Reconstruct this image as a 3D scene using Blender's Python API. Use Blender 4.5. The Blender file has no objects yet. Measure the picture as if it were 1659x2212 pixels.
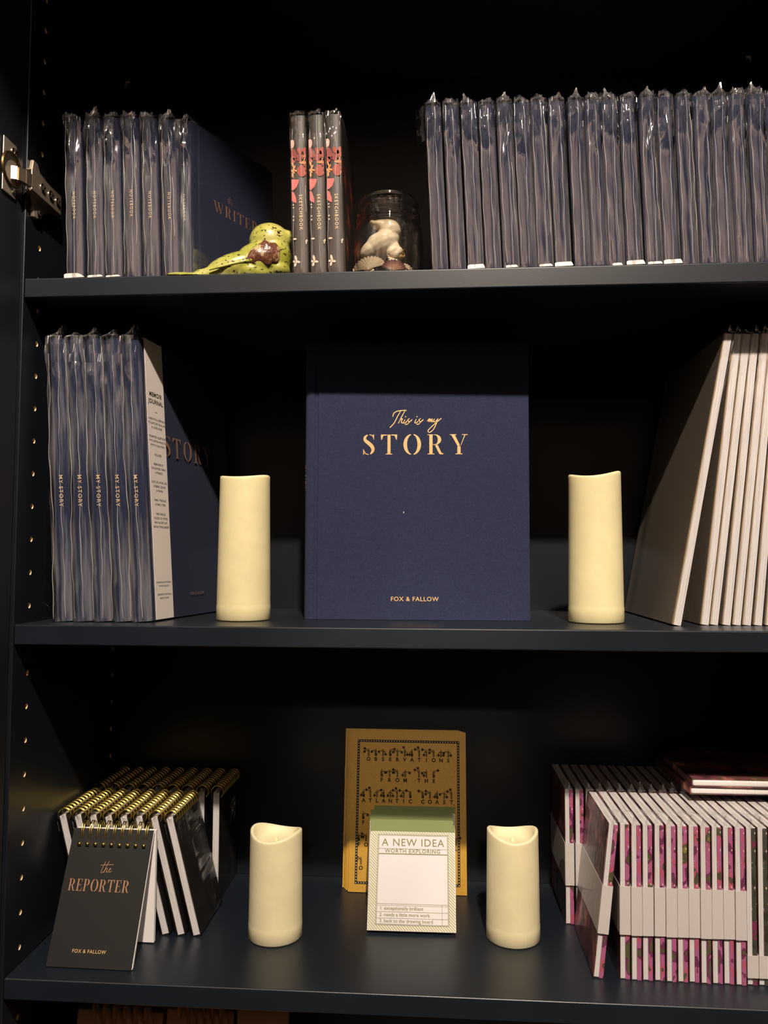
import bpy, bmesh, math, random
from mathutils import Vector, Matrix
PI = math.pi
R = math.radians
sc = bpy.context.scene
COL = sc.collection

# ------------------------------------------------------------------ camera
W_PX, H_PX, F_PX = 1659.0, 2212.0, 1694.1
CAM = Vector((0.3946, -0.7081, 1.4777)); YAW, PITCH, ROLL = 0.0700, 0.0577, 0.0027
_f = Vector((-math.sin(YAW)*math.cos(PITCH), math.cos(YAW)*math.cos(PITCH), math.sin(PITCH)))
_r = Vector((math.cos(YAW), math.sin(YAW), 0)); _u = _r.cross(_f)
RT = _r*math.cos(ROLL) + _u*math.sin(ROLL); UP = -_r*math.sin(ROLL) + _u*math.cos(ROLL); FW = _f
cam = bpy.data.cameras.new('camera'); cam_o = bpy.data.objects.new('camera', cam); COL.objects.link(cam_o)
m = Matrix.Identity(4)
for i in range(3):
    m[i][0] = RT[i]; m[i][1] = UP[i]; m[i][2] = -FW[i]; m[i][3] = CAM[i]
cam_o.matrix_world = m
cam.sensor_fit = 'HORIZONTAL'; cam.sensor_width = 36.0; cam.lens = 36.0*F_PX/W_PX
cam.clip_start = 0.02; cam.clip_end = 30
sc.camera = cam_o
def at(px, py, axis, val):
    """world point where the photograph's pixel meets the plane axis = val"""
    d = FW + RT*((px-829.5)/F_PX) - UP*((py-1106)/F_PX)
    k = 'xyz'.index(axis); t = (val-CAM[k])/d[k]
    return CAM + d*t

# ------------------------------------------------------------------ world, lamps, exposure
wd = bpy.data.worlds.new('world'); sc.world = wd; wd.use_nodes = True
wd.node_tree.nodes['Background'].inputs[0].default_value = (1.0, .9, .8, 1); wd.node_tree.nodes['Background'].inputs[1].default_value = 0.0
sc.view_settings.view_transform = 'Standard'; sc.view_settings.look = 'None'
sc.view_settings.gamma = 1.0; sc.view_settings.use_curve_mapping = False
sc.view_settings.exposure = 0.0
sc.cycles.transparent_max_bounces = 40
sc.cycles.max_bounces = 8
sc.cycles.use_denoising = True
CEIL = 3.4
def spot(name, loc, aim, power, size, color, radius=.035, blend=.35):
    l = bpy.data.lights.new(name, 'SPOT'); l.energy = power; l.spot_size = R(size); l.spot_blend = blend
    l.color = color; l.shadow_soft_size = radius
    o = bpy.data.objects.new(name, l); COL.objects.link(o); o.location = loc
    o.rotation_euler = (Vector(aim)-Vector(loc)).to_track_quat('-Z', 'Y').to_euler()
    return o
WARM = (1.0, .85, .71)
# three recessed downlights over the aisle (their rims cut the beam about 36 degrees below the horizontal) and an added booklet fill
spot('ceiling_downlight', (.56, -1.32, 2.93), (.56, -1.32, 0), 262, 107.9, WARM, .028, .03)
spot('ceiling_downlight', (-.75, -1.40, 2.93), (-.75, -1.40, 0), 30, 107.9, WARM, .028, .03)
spot('ceiling_downlight', (1.80, -1.40, 2.93), (1.80, -1.40, 0), 30, 107.9, WARM, .028, .03)
spot('booklet_fill', (.46, -2.0, 2.20), (.36, .22, 1.265), 55, 9, WARM, .03, .9)  # narrow fill added to brighten the shaded upper part of the ochre booklets
for wx in (-1.1, -.1, .9, 1.9):
    spot('bulkhead_fill', (wx, -1.80, 2.42), (wx, -2.25, 2.95), 13, 130, WARM, .03)  # added lamps, light the bulkhead so the wraps mirror something bright

# ------------------------------------------------------------------ materials
MATS = {}
class NB:
    """tiny node-building helper"""
    def __init__(s, name):
        s.m = bpy.data.materials.new(name); s.m.use_nodes = True; s.t = s.m.node_tree; s.n = s.t.nodes; s.l = s.t.links
        s.out = s.n['Material Output']; s.p = s.n['Principled BSDF']
    def new(s, t, **kw):
        n = s.n.new(t)
        for k, v in kw.items():
            if k.startswith('i_'):
                key = k[2:]; key = int(key) if key.isdigit() else key.replace('_', ' ')
                n.inputs[key].default_value = v
            else: setattr(n, k, v)
        return n
    def link(s, a, b): s.l.new(a, b)
    def obj(s, scale=(1, 1, 1), rot=(0, 0, 0), src='Object'):
        tc = s.new('ShaderNodeTexCoord'); mp = s.new('ShaderNodeMapping')
        mp.inputs['Scale'].default_value = scale; mp.inputs['Rotation'].default_value = rot
        s.link(tc.outputs[src], mp.inputs['Vector']); return mp.outputs['Vector']
    def ramp(s, fac, stops, interp='LINEAR'):
        r = s.new('ShaderNodeValToRGB'); r.color_ramp.interpolation = interp
        e = r.color_ramp.elements
        while len(e) < len(stops): e.new(.5)
        for k, (p, c) in enumerate(stops): e[k].position = p; e[k].color = (c[0], c[1], c[2], 1)
        s.link(fac, r.inputs['Fac']); return r.outputs['Color']
    def noise(s, vec, scale, detail=3, rough=.55):
        n = s.new('ShaderNodeTexNoise'); n.inputs['Scale'].default_value = scale; n.inputs['Detail'].default_value = detail
        n.inputs['Roughness'].default_value = rough; s.link(vec, n.inputs['Vector']); return n.outputs['Fac']
    def bump(s, h, strength, dist):
        b = s.new('ShaderNodeBump'); b.inputs['Strength'].default_value = strength; b.inputs['Distance'].default_value = dist
        s.link(h, b.inputs['Height']); return b.outputs['Normal']
def simple(name, col, rough=.5, metal=0.0, spec=.5, coat=0.0, bump=None):
    b = NB(name); p = b.p
    p.inputs['Base Color'].default_value = (*col, 1); p.inputs['Roughness'].default_value = rough
    p.inputs['Metallic'].default_value = metal; p.inputs['Specular IOR Level'].default_value = spec
    p.inputs['Coat Weight'].default_value = coat; p.inputs['Coat Roughness'].default_value = .08
    if bump:
        b.link(b.bump(b.noise(b.obj(), bump[0], 3), bump[1], bump[2]), p.inputs['Normal'])
    MATS[name] = b.m; return b.m
def cabinet_mat(name, col, rough, spec=.5):
    b = NB(name); v = b.obj()
    n = b.noise(v, 9, 4)
    c = b.ramp(n, [(.35, [x*.88 for x in col]), (.7, [x*1.12 for x in col])])
    b.link(c, b.p.inputs['Base Color'])
    b.link(b.bump(b.noise(v, 900, 2), .06, .0004), b.p.inputs['Normal'])
    b.p.inputs['Roughness'].default_value = rough; b.p.inputs['Specular IOR Level'].default_value = spec
    MATS[name] = b.m; return b.m
CAB = cabinet_mat('navy_black_lacquer', (.0075, .0095, .0135), .36)
SHELF = cabinet_mat('navy_shelf_lacquer', (.0085, .0125, .019), .37, .55)
DOORM = cabinet_mat('navy_door_lacquer', (.0085, .0095, .012), .45)
def cloth(name, col):
    b = NB(name); v = b.obj()
    a = b.noise(b.obj((2600, 2600, 500)), 1, 2); a2 = b.noise(b.obj((500, 500, 2600)), 1, 2)
    mx = b.new('ShaderNodeMath', operation='ADD'); b.link(a, mx.inputs[0]); b.link(a2, mx.inputs[1])
    mot = b.noise(v, 700, 3)
    md = b.new('ShaderNodeMath', operation='MULTIPLY_ADD'); b.link(mx.outputs[0], md.inputs[0]); md.inputs[1].default_value = .35; b.link(mot, md.inputs[2])
    c = b.ramp(md.outputs[0], [(.6, [x*.78 for x in col]), (1.05, [x*1.22 for x in col])])
    b.link(c, b.p.inputs['Base Color'])
    b.link(b.bump(mx.outputs[0], .45, .0003), b.p.inputs['Normal'])
    b.p.inputs['Roughness'].default_value = .85; b.p.inputs['Specular IOR Level'].default_value = .2
    b.p.inputs['Sheen Weight'].default_value = .04
    MATS[name] = b.m; return b.m
NAVY = cloth('navy_book_cloth', (.0215, .0275, .064))
NAVY2 = cloth('navy_notebook_cloth', (.022, .027, .060))
def paper_edges(name, a, bcol, sx=2600):
    b = NB(name)
    n = b.noise(b.obj((sx, 12, 12)), 1, 3, .6)
    b.link(b.ramp(n, [(.33, bcol), (.55, a)]), b.p.inputs['Base Color'])
    b.link(b.bump(n, .25, .0003), b.p.inputs['Normal'])
    b.p.inputs['Roughness'].default_value = .8; b.p.inputs['Specular IOR Level'].default_value = .2
    MATS[name] = b.m; return b.m
PAGES = paper_edges('page_edges', (.80, .77, .76), (.50, .47, .47))
PAPER = simple('white_paper', (.80, .77, .76), .8, spec=.2)
BAND = simple('cream_band_paper', (.66, .61, .59), .75, spec=.25, bump=(160, .06, .001))
BLACKC = simple('black_card', (.0105, .0095, .009), .55, spec=.4, bump=(1500, .08, .0003))
DARKC = simple('charcoal_cover', (.030, .027, .024), .42, spec=.5)
FOIL = simple('gold_foil', (.92, .60, .27), .42, metal=.55)
FOILS = simple('bright_gold_foil', (1.0, .70, .36), .5, metal=.1)
FOILC = simple('copper_foil', (.80, .46, .27), .36, metal=.75)
BRASS = simple('brass_wire', (.72, .56, .16), .26, metal=1.0)
STEEL = simple('nickel_steel', (.62, .52, .42), .30, metal=.75)
SCREW = simple('zinc_screw', (.75, .74, .70), .2, metal=1.0)
CHIP = simple('raw_chipboard', (.75, .58, .34), .8, spec=.2)
INK = simple('dark_ink', (.035, .024, .010), .7, spec=.2)
GREY_INK = simple('grey_ink', (.06, .055, .055), .7, spec=.2)
OLIVE = simple('olive_ink', (.20, .205, .085), .7, spec=.2)
KRAFT = simple('kraft_paper', (.55, .30, .14), .75, spec=.2, bump=(220, .2, .001))
KEDGE = simple('kraft_board', (.42, .27, .11), .75, spec=.2)
STICK = simple('white_sticker', (.82, .78, .74), .5)
def film_mat(name, base=.10, edge=.62, rough=.07, bumpst=.35, tint=(.97, .97, .97), stretch=(220, 220, 16), haze=0.0):
    b = NB(name); b.n.remove(b.p)
    tr = b.new('ShaderNodeBsdfTransparent'); tr.inputs[0].default_value = (*tint, 1)
    gl = b.new('ShaderNodeBsdfGlossy'); gl.inputs['Roughness'].default_value = rough; gl.inputs['Color'].default_value = (1, 1, 1, 1)
    n1 = b.noise(b.obj(stretch), 1, 3, .55)
    if bumpst: b.link(b.bump(n1, bumpst, .002), gl.inputs['Normal'])
    lw = b.new('ShaderNodeLayerWeight'); lw.inputs['Blend'].default_value = .5
    pw = b.new('ShaderNodeMath', operation='POWER'); b.link(lw.outputs['Facing'], pw.inputs[0]); pw.inputs[1].default_value = 3.0
    ml = b.new('ShaderNodeMath', operation='MULTIPLY_ADD'); b.link(pw.outputs[0], ml.inputs[0]); ml.inputs[1].default_value = edge; ml.inputs[2].default_value = base
    mx = b.new('ShaderNodeMixShader'); b.link(ml.outputs[0], mx.inputs[0]); b.link(tr.outputs[0], mx.inputs[1]); b.link(gl.outputs[0], mx.inputs[2])
    if haze:
        df = b.new('ShaderNodeBsdfDiffuse'); df.inputs[0].default_value = (.80, .76, .76, 1)
        hz = b.ramp(b.noise(b.obj((170, 170, 11)), 1, 3, .55), [(.42, (0, 0, 0)), (.66, (haze, haze, haze))])
        sp = b.new('ShaderNodeSeparateXYZ'); b.link(b.obj(), sp.inputs[0])
        lt = b.new('ShaderNodeMath', operation='LESS_THAN'); b.link(sp.outputs[1], lt.inputs[0]); lt.inputs[1].default_value = .003      # slack at the spine, taut elsewhere
        mh = b.new('ShaderNodeMath', operation='MULTIPLY'); b.link(hz, mh.inputs[0]); b.link(lt.outputs[0], mh.inputs[1])
        m3 = b.new('ShaderNodeMixShader'); b.link(mh.outputs[0], m3.inputs[0]); b.link(mx.outputs[0], m3.inputs[1]); b.link(df.outputs[0], m3.inputs[2]); mx = m3
    b.link(mx.outputs[0], b.out.inputs['Surface'])
    MATS[name] = b.m; return b.m
def seam_glint_mat():  # pale diffuse threads: film seams that also paint in bright highlight streaks
    b = NB('film_seam_glint'); b.n.remove(b.p)
    tr = b.new('ShaderNodeBsdfTransparent'); df = b.new('ShaderNodeBsdfDiffuse'); df.inputs[0].default_value = (.85, .82, .80, 1)
    gl = b.new('ShaderNodeBsdfGlossy'); gl.inputs['Roughness'].default_value = .25
    m1 = b.new('ShaderNodeMixShader'); m1.inputs[0].default_value = .4; b.link(df.outputs[0], m1.inputs[1]); b.link(gl.outputs[0], m1.inputs[2])
    m2 = b.new('ShaderNodeMixShader'); m2.inputs[0].default_value = .55; b.link(tr.outputs[0], m2.inputs[1]); b.link(m1.outputs[0], m2.inputs[2])
    b.link(m2.outputs[0], b.out.inputs['Surface']); return b.m
SEAM_GLINT = seam_glint_mat()
FILM = film_mat('clear_wrap_film', .25, .40, .08, .12, stretch=(110, 110, 14), haze=.05)
FILM_T = film_mat('thin_wrap_film', .10, .40, .06, .30)
FILM_J = film_mat('loose_wrap_film', .13, .30, .08, .14, stretch=(90, 90, 12), haze=.13)
FILM_P = film_mat('taut_wrap_film', .07, .30, .10, .25)
GLASS = film_mat('jar_glass', .09, .95, .015, 0.0, (.975, .98, .965))
def candle_mat(name, col):
    b = NB(name); v = b.obj()
    c = b.ramp(b.noise(v, 40, 5), [(.3, [x*.93 for x in col]), (.7, [min(1, x*1.04) for x in col])])
    b.link(c, b.p.inputs['Base Color']); b.link(b.bump(b.noise(v, 300, 3), .05, .0006), b.p.inputs['Normal'])
    b.p.inputs['Roughness'].default_value = .5; b.p.inputs['Subsurface Weight'].default_value = .35
    b.p.inputs['Subsurface Radius'].default_value = (.010, .007, .003); b.p.inputs['Subsurface Scale'].default_value = 1.0
    MATS[name] = b.m; return b.m
WAX = candle_mat('ivory_wax', (.80, .71, .41))
WAX2 = candle_mat('pale_ivory_wax', (.80, .72, .46))
def bird_glaze():
    b = NB('green_glaze'); v = b.obj()
    base = b.ramp(b.noise(v, 45, 4), [(.30, (.28, .30, .030)), (.5, (.44, .44, .075)), (.72, (.58, .52, .19))])
    vo = b.noise(b.obj((1, 1, 1.3)), 260, 2, .5)
    sp = b.ramp(vo, [(.60, (0, 0, 0)), (.64, (1, 1, 1))])
    mx = b.new('ShaderNodeMix', data_type='RGBA'); b.link(sp, mx.inputs[0]); b.link(base, mx.inputs[6]); mx.inputs[7].default_value = (.05, .035, .015, 1)
    b.link(mx.outputs[2], b.p.inputs['Base Color'])
    b.p.inputs['Roughness'].default_value = .35; b.p.inputs['Coat Weight'].default_value = 1.0; b.p.inputs['Coat Roughness'].default_value = .05
    b.link(b.bump(b.noise(v, 120, 3), .18, .002), b.p.inputs['Normal'])
    MATS['glaze'] = b.m; return b.m
def wing_glaze():
    b = NB('brown_crackle_glaze'); v = b.obj()
    base = b.ramp(b.noise(v, 70, 5, .7), [(.34, (.36, .37, .07)), (.42, (.50, .36, .20)), (.48, (.16, .055, .028)), (.60, (.09, .032, .018)), (.70, (.45, .30, .17))])
    b.link(base, b.p.inputs['Base Color'])
    b.p.inputs['Roughness'].default_value = .3; b.p.inputs['Coat Weight'].default_value = 1.0; b.p.inputs['Coat Roughness'].default_value = .04
    b.link(b.bump(b.noise(v, 220, 3), .5, .002), b.p.inputs['Normal'])
    MATS['wing'] = b.m; return b.m
GLAZE = bird_glaze(); WINGM = wing_glaze()
def floral_cover():
    b = NB('dark_floral_cover')
    tc = b.new('ShaderNodeTexCoord'); oi = b.new('ShaderNodeObjectInfo')
    ad = b.new('ShaderNodeVectorMath', operation='ADD'); b.link(tc.outputs['Object'], ad.inputs[0]); b.link(oi.outputs['Random'], ad.inputs[1])
    n = b.noise(ad.outputs[0], 34, 4, .55)
    c = b.ramp(n, [(.30, (.010, .009, .008)), (.42, (.075, .026, .032)), (.50, (.16, .04, .06)), (.56, (.07, .07, .025)), (.63, (.33, .08, .09)), (.72, (.55, .30, .19))])
    b.link(c, b.p.inputs['Base Color']); b.p.inputs['Roughness'].default_value = .5
    MATS['floral'] = b.m; return b.m
FLORAL = floral_cover()
def strip_mat(name, stops):
    b = NB(name); tc = b.new('ShaderNodeTexCoord'); oi = b.new('ShaderNodeObjectInfo')
    sep = b.new('ShaderNodeSeparateXYZ'); b.link(tc.outputs['Object'], sep.inputs[0])
    cb = b.new('ShaderNodeCombineXYZ')
    mu = b.new('ShaderNodeMath', operation='MULTIPLY'); b.link(oi.outputs['Random'], mu.inputs[0]); mu.inputs[1].default_value = 9.0
    b.link(mu.outputs[0], cb.inputs[0]); b.link(sep.outputs[2], cb.inputs[2])
    sx = b.new('ShaderNodeMath', operation='MULTIPLY'); b.link(sep.outputs[0], sx.inputs[0]); sx.inputs[1].default_value = 1.6
    b.link(sx.outputs[0], cb.inputs[1])
    n = b.noise(cb.outputs[0], 62, 1.5, .5)
    c = b.ramp(n, stops, 'CONSTANT')
    vo = b.new('ShaderNodeTexVoronoi'); vo.inputs['Scale'].default_value = 1.0; b.link(b.obj((250, 250, 120)), vo.inputs['Vector'])
    d = b.ramp(vo.outputs['Distance'], [(.10, (1, 1, 1)), (.16, (0, 0, 0))])
    mx = b.new('ShaderNodeMix', data_type='RGBA'); b.link(d, mx.inputs[0]); b.link(c, mx.inputs[6]); mx.inputs[7].default_value = (.75, .55, .45, 1)
    b.link(mx.outputs[2], b.p.inputs['Base Color']); b.p.inputs['Roughness'].default_value = .45
    MATS[name] = b.m; return b.m
PINKS = strip_mat('pink_floral_spine', [(0, (.10, .10, .04)), (.36, (.17, .03, .09)), (.44, (.45, .12, .26)), (.56, (.50, .10, .17)), (.64, (.09, .08, .045)), (.72, (.23, .20, .05))])
DARKS = strip_mat('dark_floral_spine', [(0, (.03, .035, .02)), (.40, (.06, .06, .045)), (.62, (.22, .03, .09)), (.7, (.08, .07, .03))])
def gold_cover():
    b = NB('ochre_cover'); v = b.obj()
    c = b.ramp(b.noise(v, 500, 3), [(.3, (.50, .275, .035)), (.7, (.60, .34, .05))])
    b.link(c, b.p.inputs['Base Color']); b.p.inputs['Roughness'].default_value = .5; b.p.inputs['Specular IOR Level'].default_value = .35
    MATS['ochre'] = b.m; return b.m
OCHRE = gold_cover()
GREENTAPE = simple('green_binding', (.20, .235, .095), .85, spec=.2, bump=(700, .3, .0006))
GREENTAPE2 = simple('deep_green_binding', (.10, .115, .032), .85, spec=.2, bump=(700, .3, .0006))
def hatch():
    b = NB('hatched_border'); w = b.new('ShaderNodeTexWave'); w.inputs['Scale'].default_value = 1.0
    b.link(b.obj((155, 155, 155), (0, 0, R(-45))), w.inputs['Vector'])
    b.link(b.ramp(w.outputs['Fac'], [(.30, (.34, .34, .16)), (.46, (.66, .64, .56))]), b.p.inputs['Base Color'])
    b.p.inputs['Roughness'].default_value = .8; MATS['hatch'] = b.m; return b.m
HATCH = hatch()
SPINEBK = simple('charcoal_printed_cover', (.045, .036, .030), .5)
RED = simple('red_petal_ink', (.42, .065, .035), .6); RED2 = simple('dark_red_petal_ink', (.30, .042, .028), .6)
ORANGE = simple('orange_stamen_ink', (.75, .30, .08), .6); PINK = simple('coral_leaf_ink', (.72, .155, .135), .6)
CREAM = simple('cream_petal_ink', (.80, .66, .50), .6); BLUSH = simple('blush_petal_ink', (.72, .45, .38), .6)
def shell_mat(name, stops, scale=60):
    b = NB(name); v = b.obj()
    b.link(b.ramp(b.noise(v, scale, 4), stops), b.p.inputs['Base Color']); b.p.inputs['Roughness'].default_value = .45
    b.link(b.bump(b.noise(v, 400, 3), .2, .001), b.p.inputs['Normal'])
    MATS[name] = b.m; return b.m
SH_CREAM = shell_mat('cream_shell', [(.3, (.62, .47, .29)), (.6, (.78, .66, .49))])
SH_PALE = shell_mat('pale_shell', [(.35, (.70, .55, .36)), (.6, (.80, .68, .52))])
SH_AMBER = shell_mat('amber_shell', [(.3, (.45, .22, .06)), (.7, (.70, .45, .2))])
def purple_shell():
    b = NB('purple_scallop'); tc = b.new('ShaderNodeTexCoord')
    ln = b.new('ShaderNodeVectorMath', operation='LENGTH'); b.link(tc.outputs['Object'], ln.inputs[0])
    mu = b.new('ShaderNodeMath', operation='MULTIPLY'); b.link(ln.outputs['Value'], mu.inputs[0]); mu.inputs[1].default_value = 38.0
    b.link(b.ramp(mu.outputs[0], [(.25, (.62, .36, .26)), (.48, (.19, .075, .085)), (.72, (.24, .10, .10)), (.92, (.66, .44, .34))]), b.p.inputs['Base Color'])
    b.p.inputs['Roughness'].default_value = .4; MATS['purple_shell'] = b.m; return b.m
SH_PURPLE = purple_shell()
WALLM = simple('beige_wall_paint', (.52, .41, .35), .8, spec=.2, bump=(60, .05, .002))
DARKWALL = simple('dark_wall_paint', (.07, .06, .055), .8, spec=.2)
CEILM = simple('ceiling_paint', (.60, .55, .54), .85, spec=.2)
def floorm():
    b = NB('brown_carpet'); v = b.obj()
    b.link(b.ramp(b.noise(v, 180, 4), [(.3, (.05, .038, .03)), (.7, (.085, .065, .05))]), b.p.inputs['Base Color']); b.p.inputs['Roughness'].default_value = .95
    MATS['carpet'] = b.m; return b.m
FLOORM = floorm()

# ------------------------------------------------------------------ object helpers
def obj(name, bm, mats, parent=None, smooth=False, loc=None):
    me = bpy.data.meshes.new(name)
    if isinstance(bm, bmesh.types.BMesh):
        bm.normal_update(); bm.to_mesh(me); bm.free()
    else: me = bm; 
    me.name = name
    for mt in (mats if isinstance(mats, (list, tuple)) else [mats]): me.materials.append(mt)
    if smooth: me.polygons.foreach_set('use_smooth', [True]*len(me.polygons))
    o = bpy.data.objects.new(name, me); COL.objects.link(o)
    if parent: o.parent = parent
    if loc: o.location = loc
    return o
def tag(o, label, cat, group=None):
    o['label'] = label; o['category'] = cat
    if group: o['group'] = group
    return o
def thing(name, label, cat, loc, lean=0.0, yaw=0.0, tilt=0.0, group=None):
    o = bpy.data.objects.new(name, None); COL.objects.link(o); o.empty_display_size = .02
    o.location = loc; o.rotation_euler = (tilt, lean, yaw)
    return tag(o, label, cat, group)
def struct(o): o['kind'] = 'structure'; return o
def dup(root, loc, label, lean=None, yaw=None, tilt=None):
    c = root.copy(); COL.objects.link(c); c.location = loc; c['label'] = label
    e = list(root.rotation_euler)
    if tilt is not None: e[0] = tilt
    if lean is not None: e[1] = lean
    if yaw is not None: e[2] = yaw
    c.rotation_euler = e
    for ch in root.children:
        d = ch.copy(); COL.objects.link(d); d.parent = c
        for g in ch.children:
            k = g.copy(); COL.objects.link(k); k.parent = d
    return c
def child(root, name):
    for ch in root.children:
        if ch.name.split('.')[0] == name: return ch
def box(bm, x0, x1, y0, y1, z0, z1, bev=0.0, seg=2, mi=0):
    vs = [bm.verts.new((x, y, z)) for x in (x0, x1) for y in (y0, y1) for z in (z0, z1)]
    fs = [bm.faces.new([vs[i] for i in q]) for q in ((0, 1, 3, 2), (4, 6, 7, 5), (0, 4, 5, 1), (2, 3, 7, 6), (0, 2, 6, 4), (1, 5, 7, 3))]
    for f in fs: f.material_index = mi
    if bev:
        es = list({e for f in fs for e in f.edges})
        r = bmesh.ops.bevel(bm, geom=es, offset=bev, segments=seg, affect='EDGES', profile=.5)
        for f in r['faces']: f.material_index = mi
    return fs
def boxbm(*a, **k):
    bm = bmesh.new(); box(bm, *a, **k); return bm
def prism(bm, pts, z0, z1, mi=0):
    """polygon in xy pulled up along z"""
    a = [bm.verts.new((x, y, z0)) for x, y in pts]; b = [bm.verts.new((x, y, z1)) for x, y in pts]
    n = len(pts); fs = [bm.faces.new(a[::-1]), bm.faces.new(b)]
    for i in range(n): fs.append(bm.faces.new((a[i], a[(i+1) % n], b[(i+1) % n], b[i])))
    for f in fs: f.material_index = mi
    return fs
def fixn(bm): bmesh.ops.recalc_face_normals(bm, faces=bm.faces); return bm
def tube(bm, pts, r, seg=8, closed=False, mi=0):
    pts = [Vector(p) for p in pts]; n = len(pts); rings = []
    prev = None
    for i, p in enumerate(pts):
        if closed: t = pts[(i+1) % n]-pts[i-1]
        else: t = pts[min(i+1, n-1)]-pts[max(i-1, 0)]
        t.normalize()
        if prev is None: s = t.orthogonal().normalized()
        else: s = (prev-t*prev.dot(t)).normalized()
        prev = s; q = t.cross(s)
        rr = r[i] if isinstance(r, (list, tuple)) else r
        rings.append([bm.verts.new(p+(s*math.cos(a)+q*math.sin(a))*rr) for a in [2*PI*k/seg for k in range(seg)]])
    for i in range(n if closed else n-1):
        A, B = rings[i], rings[(i+1) % n]
        for k in range(seg):
            f = bm.faces.new((A[k], A[(k+1) % seg], B[(k+1) % seg], B[k])); f.material_index = mi
    if not closed:
        bm.faces.new(rings[0][::-1]).material_index = mi; bm.faces.new(rings[-1]).material_index = mi
    return bm
def lathe(bm, prof, seg=48, mi=0, zf=None):
    rings = []
    for j, (r, z) in enumerate(prof):
        ring = []
        for k in range(seg):
            a = 2*PI*k/seg
            zz = zf(j, a, z) if zf else z
            ring.append(bm.verts.new((r*math.cos(a), r*math.sin(a), zz)))
        rings.append(ring)
    for A, B in zip(rings, rings[1:]):
        for k in range(seg):
            bm.faces.new((A[k], A[(k+1) % seg], B[(k+1) % seg], B[k])).material_index = mi
    return rings
# ---- flat printed shapes: lists of 2D polygons, put on a surface by a frame (origin, x dir, y dir)
def frame(o, x, y):
    x, y = Vector(x), Vector(y); z = x.cross(y); mt = Matrix.Identity(4)
    for i in range(3): mt[i][0], mt[i][1], mt[i][2], mt[i][3] = x[i], y[i], z[i], o[i]
    return mt
def flatbm(polys, mi=None):
    bm = bmesh.new()
    for k, p in enumerate(polys):
        q = []
        for v in p:
            if not q or (abs(v[0]-q[-1][0])+abs(v[1]-q[-1][1])) > 1e-9: q.append(v)
        if len(q) < 3: continue
        a = sum(q[i-1][0]*q[i][1]-q[i][0]*q[i-1][1] for i in range(len(q)))
        if a < 0: q = q[::-1]
        f = bm.faces.new([bm.verts.new((x, y, 0)) for x, y in q])
        if mi: f.material_index = mi[k]
    bmesh.ops.triangulate(bm, faces=[f for f in bm.faces if len(f.verts) > 4])
    return bm
def flat(name, polys, mats, parent, M, mi=None):
    o = obj(name, flatbm(polys, mi), mats, parent); o.matrix_local = M; return o
def rect(x0, y0, x1, y1): return [(x0, y0), (x1, y0), (x1, y1), (x0, y1)]
def ell(cx, cy, rx, ry, rot=0, n=20, a0=0, a1=2*PI):
    c, s = math.cos(rot), math.sin(rot); out = []
    for k in range(n):
        a = a0+(a1-a0)*k/(n if a1-a0 > 6.2 else n-1); x, y = rx*math.cos(a), ry*math.sin(a)
        out.append((cx+x*c-y*s, cy+x*s+y*c))
    return out
def smoothp(pts, n=6):
    out = []
    for i in range(len(pts)-1):
        p0 = pts[max(i-1, 0)]; p1 = pts[i]; p2 = pts[i+1]; p3 = pts[min(i+2, len(pts)-1)]
        for k in range(n):
            t = k/n
            out.append(tuple(.5*((2*p1[d])+(-p0[d]+p2[d])*t+(2*p0[d]-5*p1[d]+4*p2[d]-p3[d])*t*t+(-p0[d]+3*p1[d]-3*p2[d]+p3[d])*t**3) for d in range(len(p1))))
    out.append(tuple(pts[-1])); return out
def ribbon(pts, w=None, n=6):
    """(x, y, width) points -> quads of a pen stroke"""
    if w is not None: pts = [(x, y, w) for x, y in pts]
    P = smoothp(pts, n) if n else pts; L = []
    for i, (x, y, ww) in enumerate(P):
        a = P[max(i-1, 0)]; b = P[min(i+1, len(P)-1)]; dx, dy = b[0]-a[0], b[1]-a[1]; l = math.hypot(dx, dy) or 1
        L.append(((x-dy/l*ww/2, y+dx/l*ww/2), (x+dy/l*ww/2, y-dx/l*ww/2)))
    return [[L[i][1], L[i+1][1], L[i+1][0], L[i][0]] for i in range(len(L)-1)]
def clip(poly, x0, x1):
    for s, lim in ((1, x0), (-1, -x1)):
        out = []
        for i in range(len(poly)):
            a, b = poly[i-1], poly[i]; fa, fb = s*a[0]-lim, s*b[0]-lim
            if fa >= 0: out.append(a)
            if fa*fb < 0:
                t = fa/(fa-fb); out.append((a[0]+(b[0]-a[0])*t, a[1]+(b[1]-a[1])*t))
        poly = out
        if not poly: return []
    return poly
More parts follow.
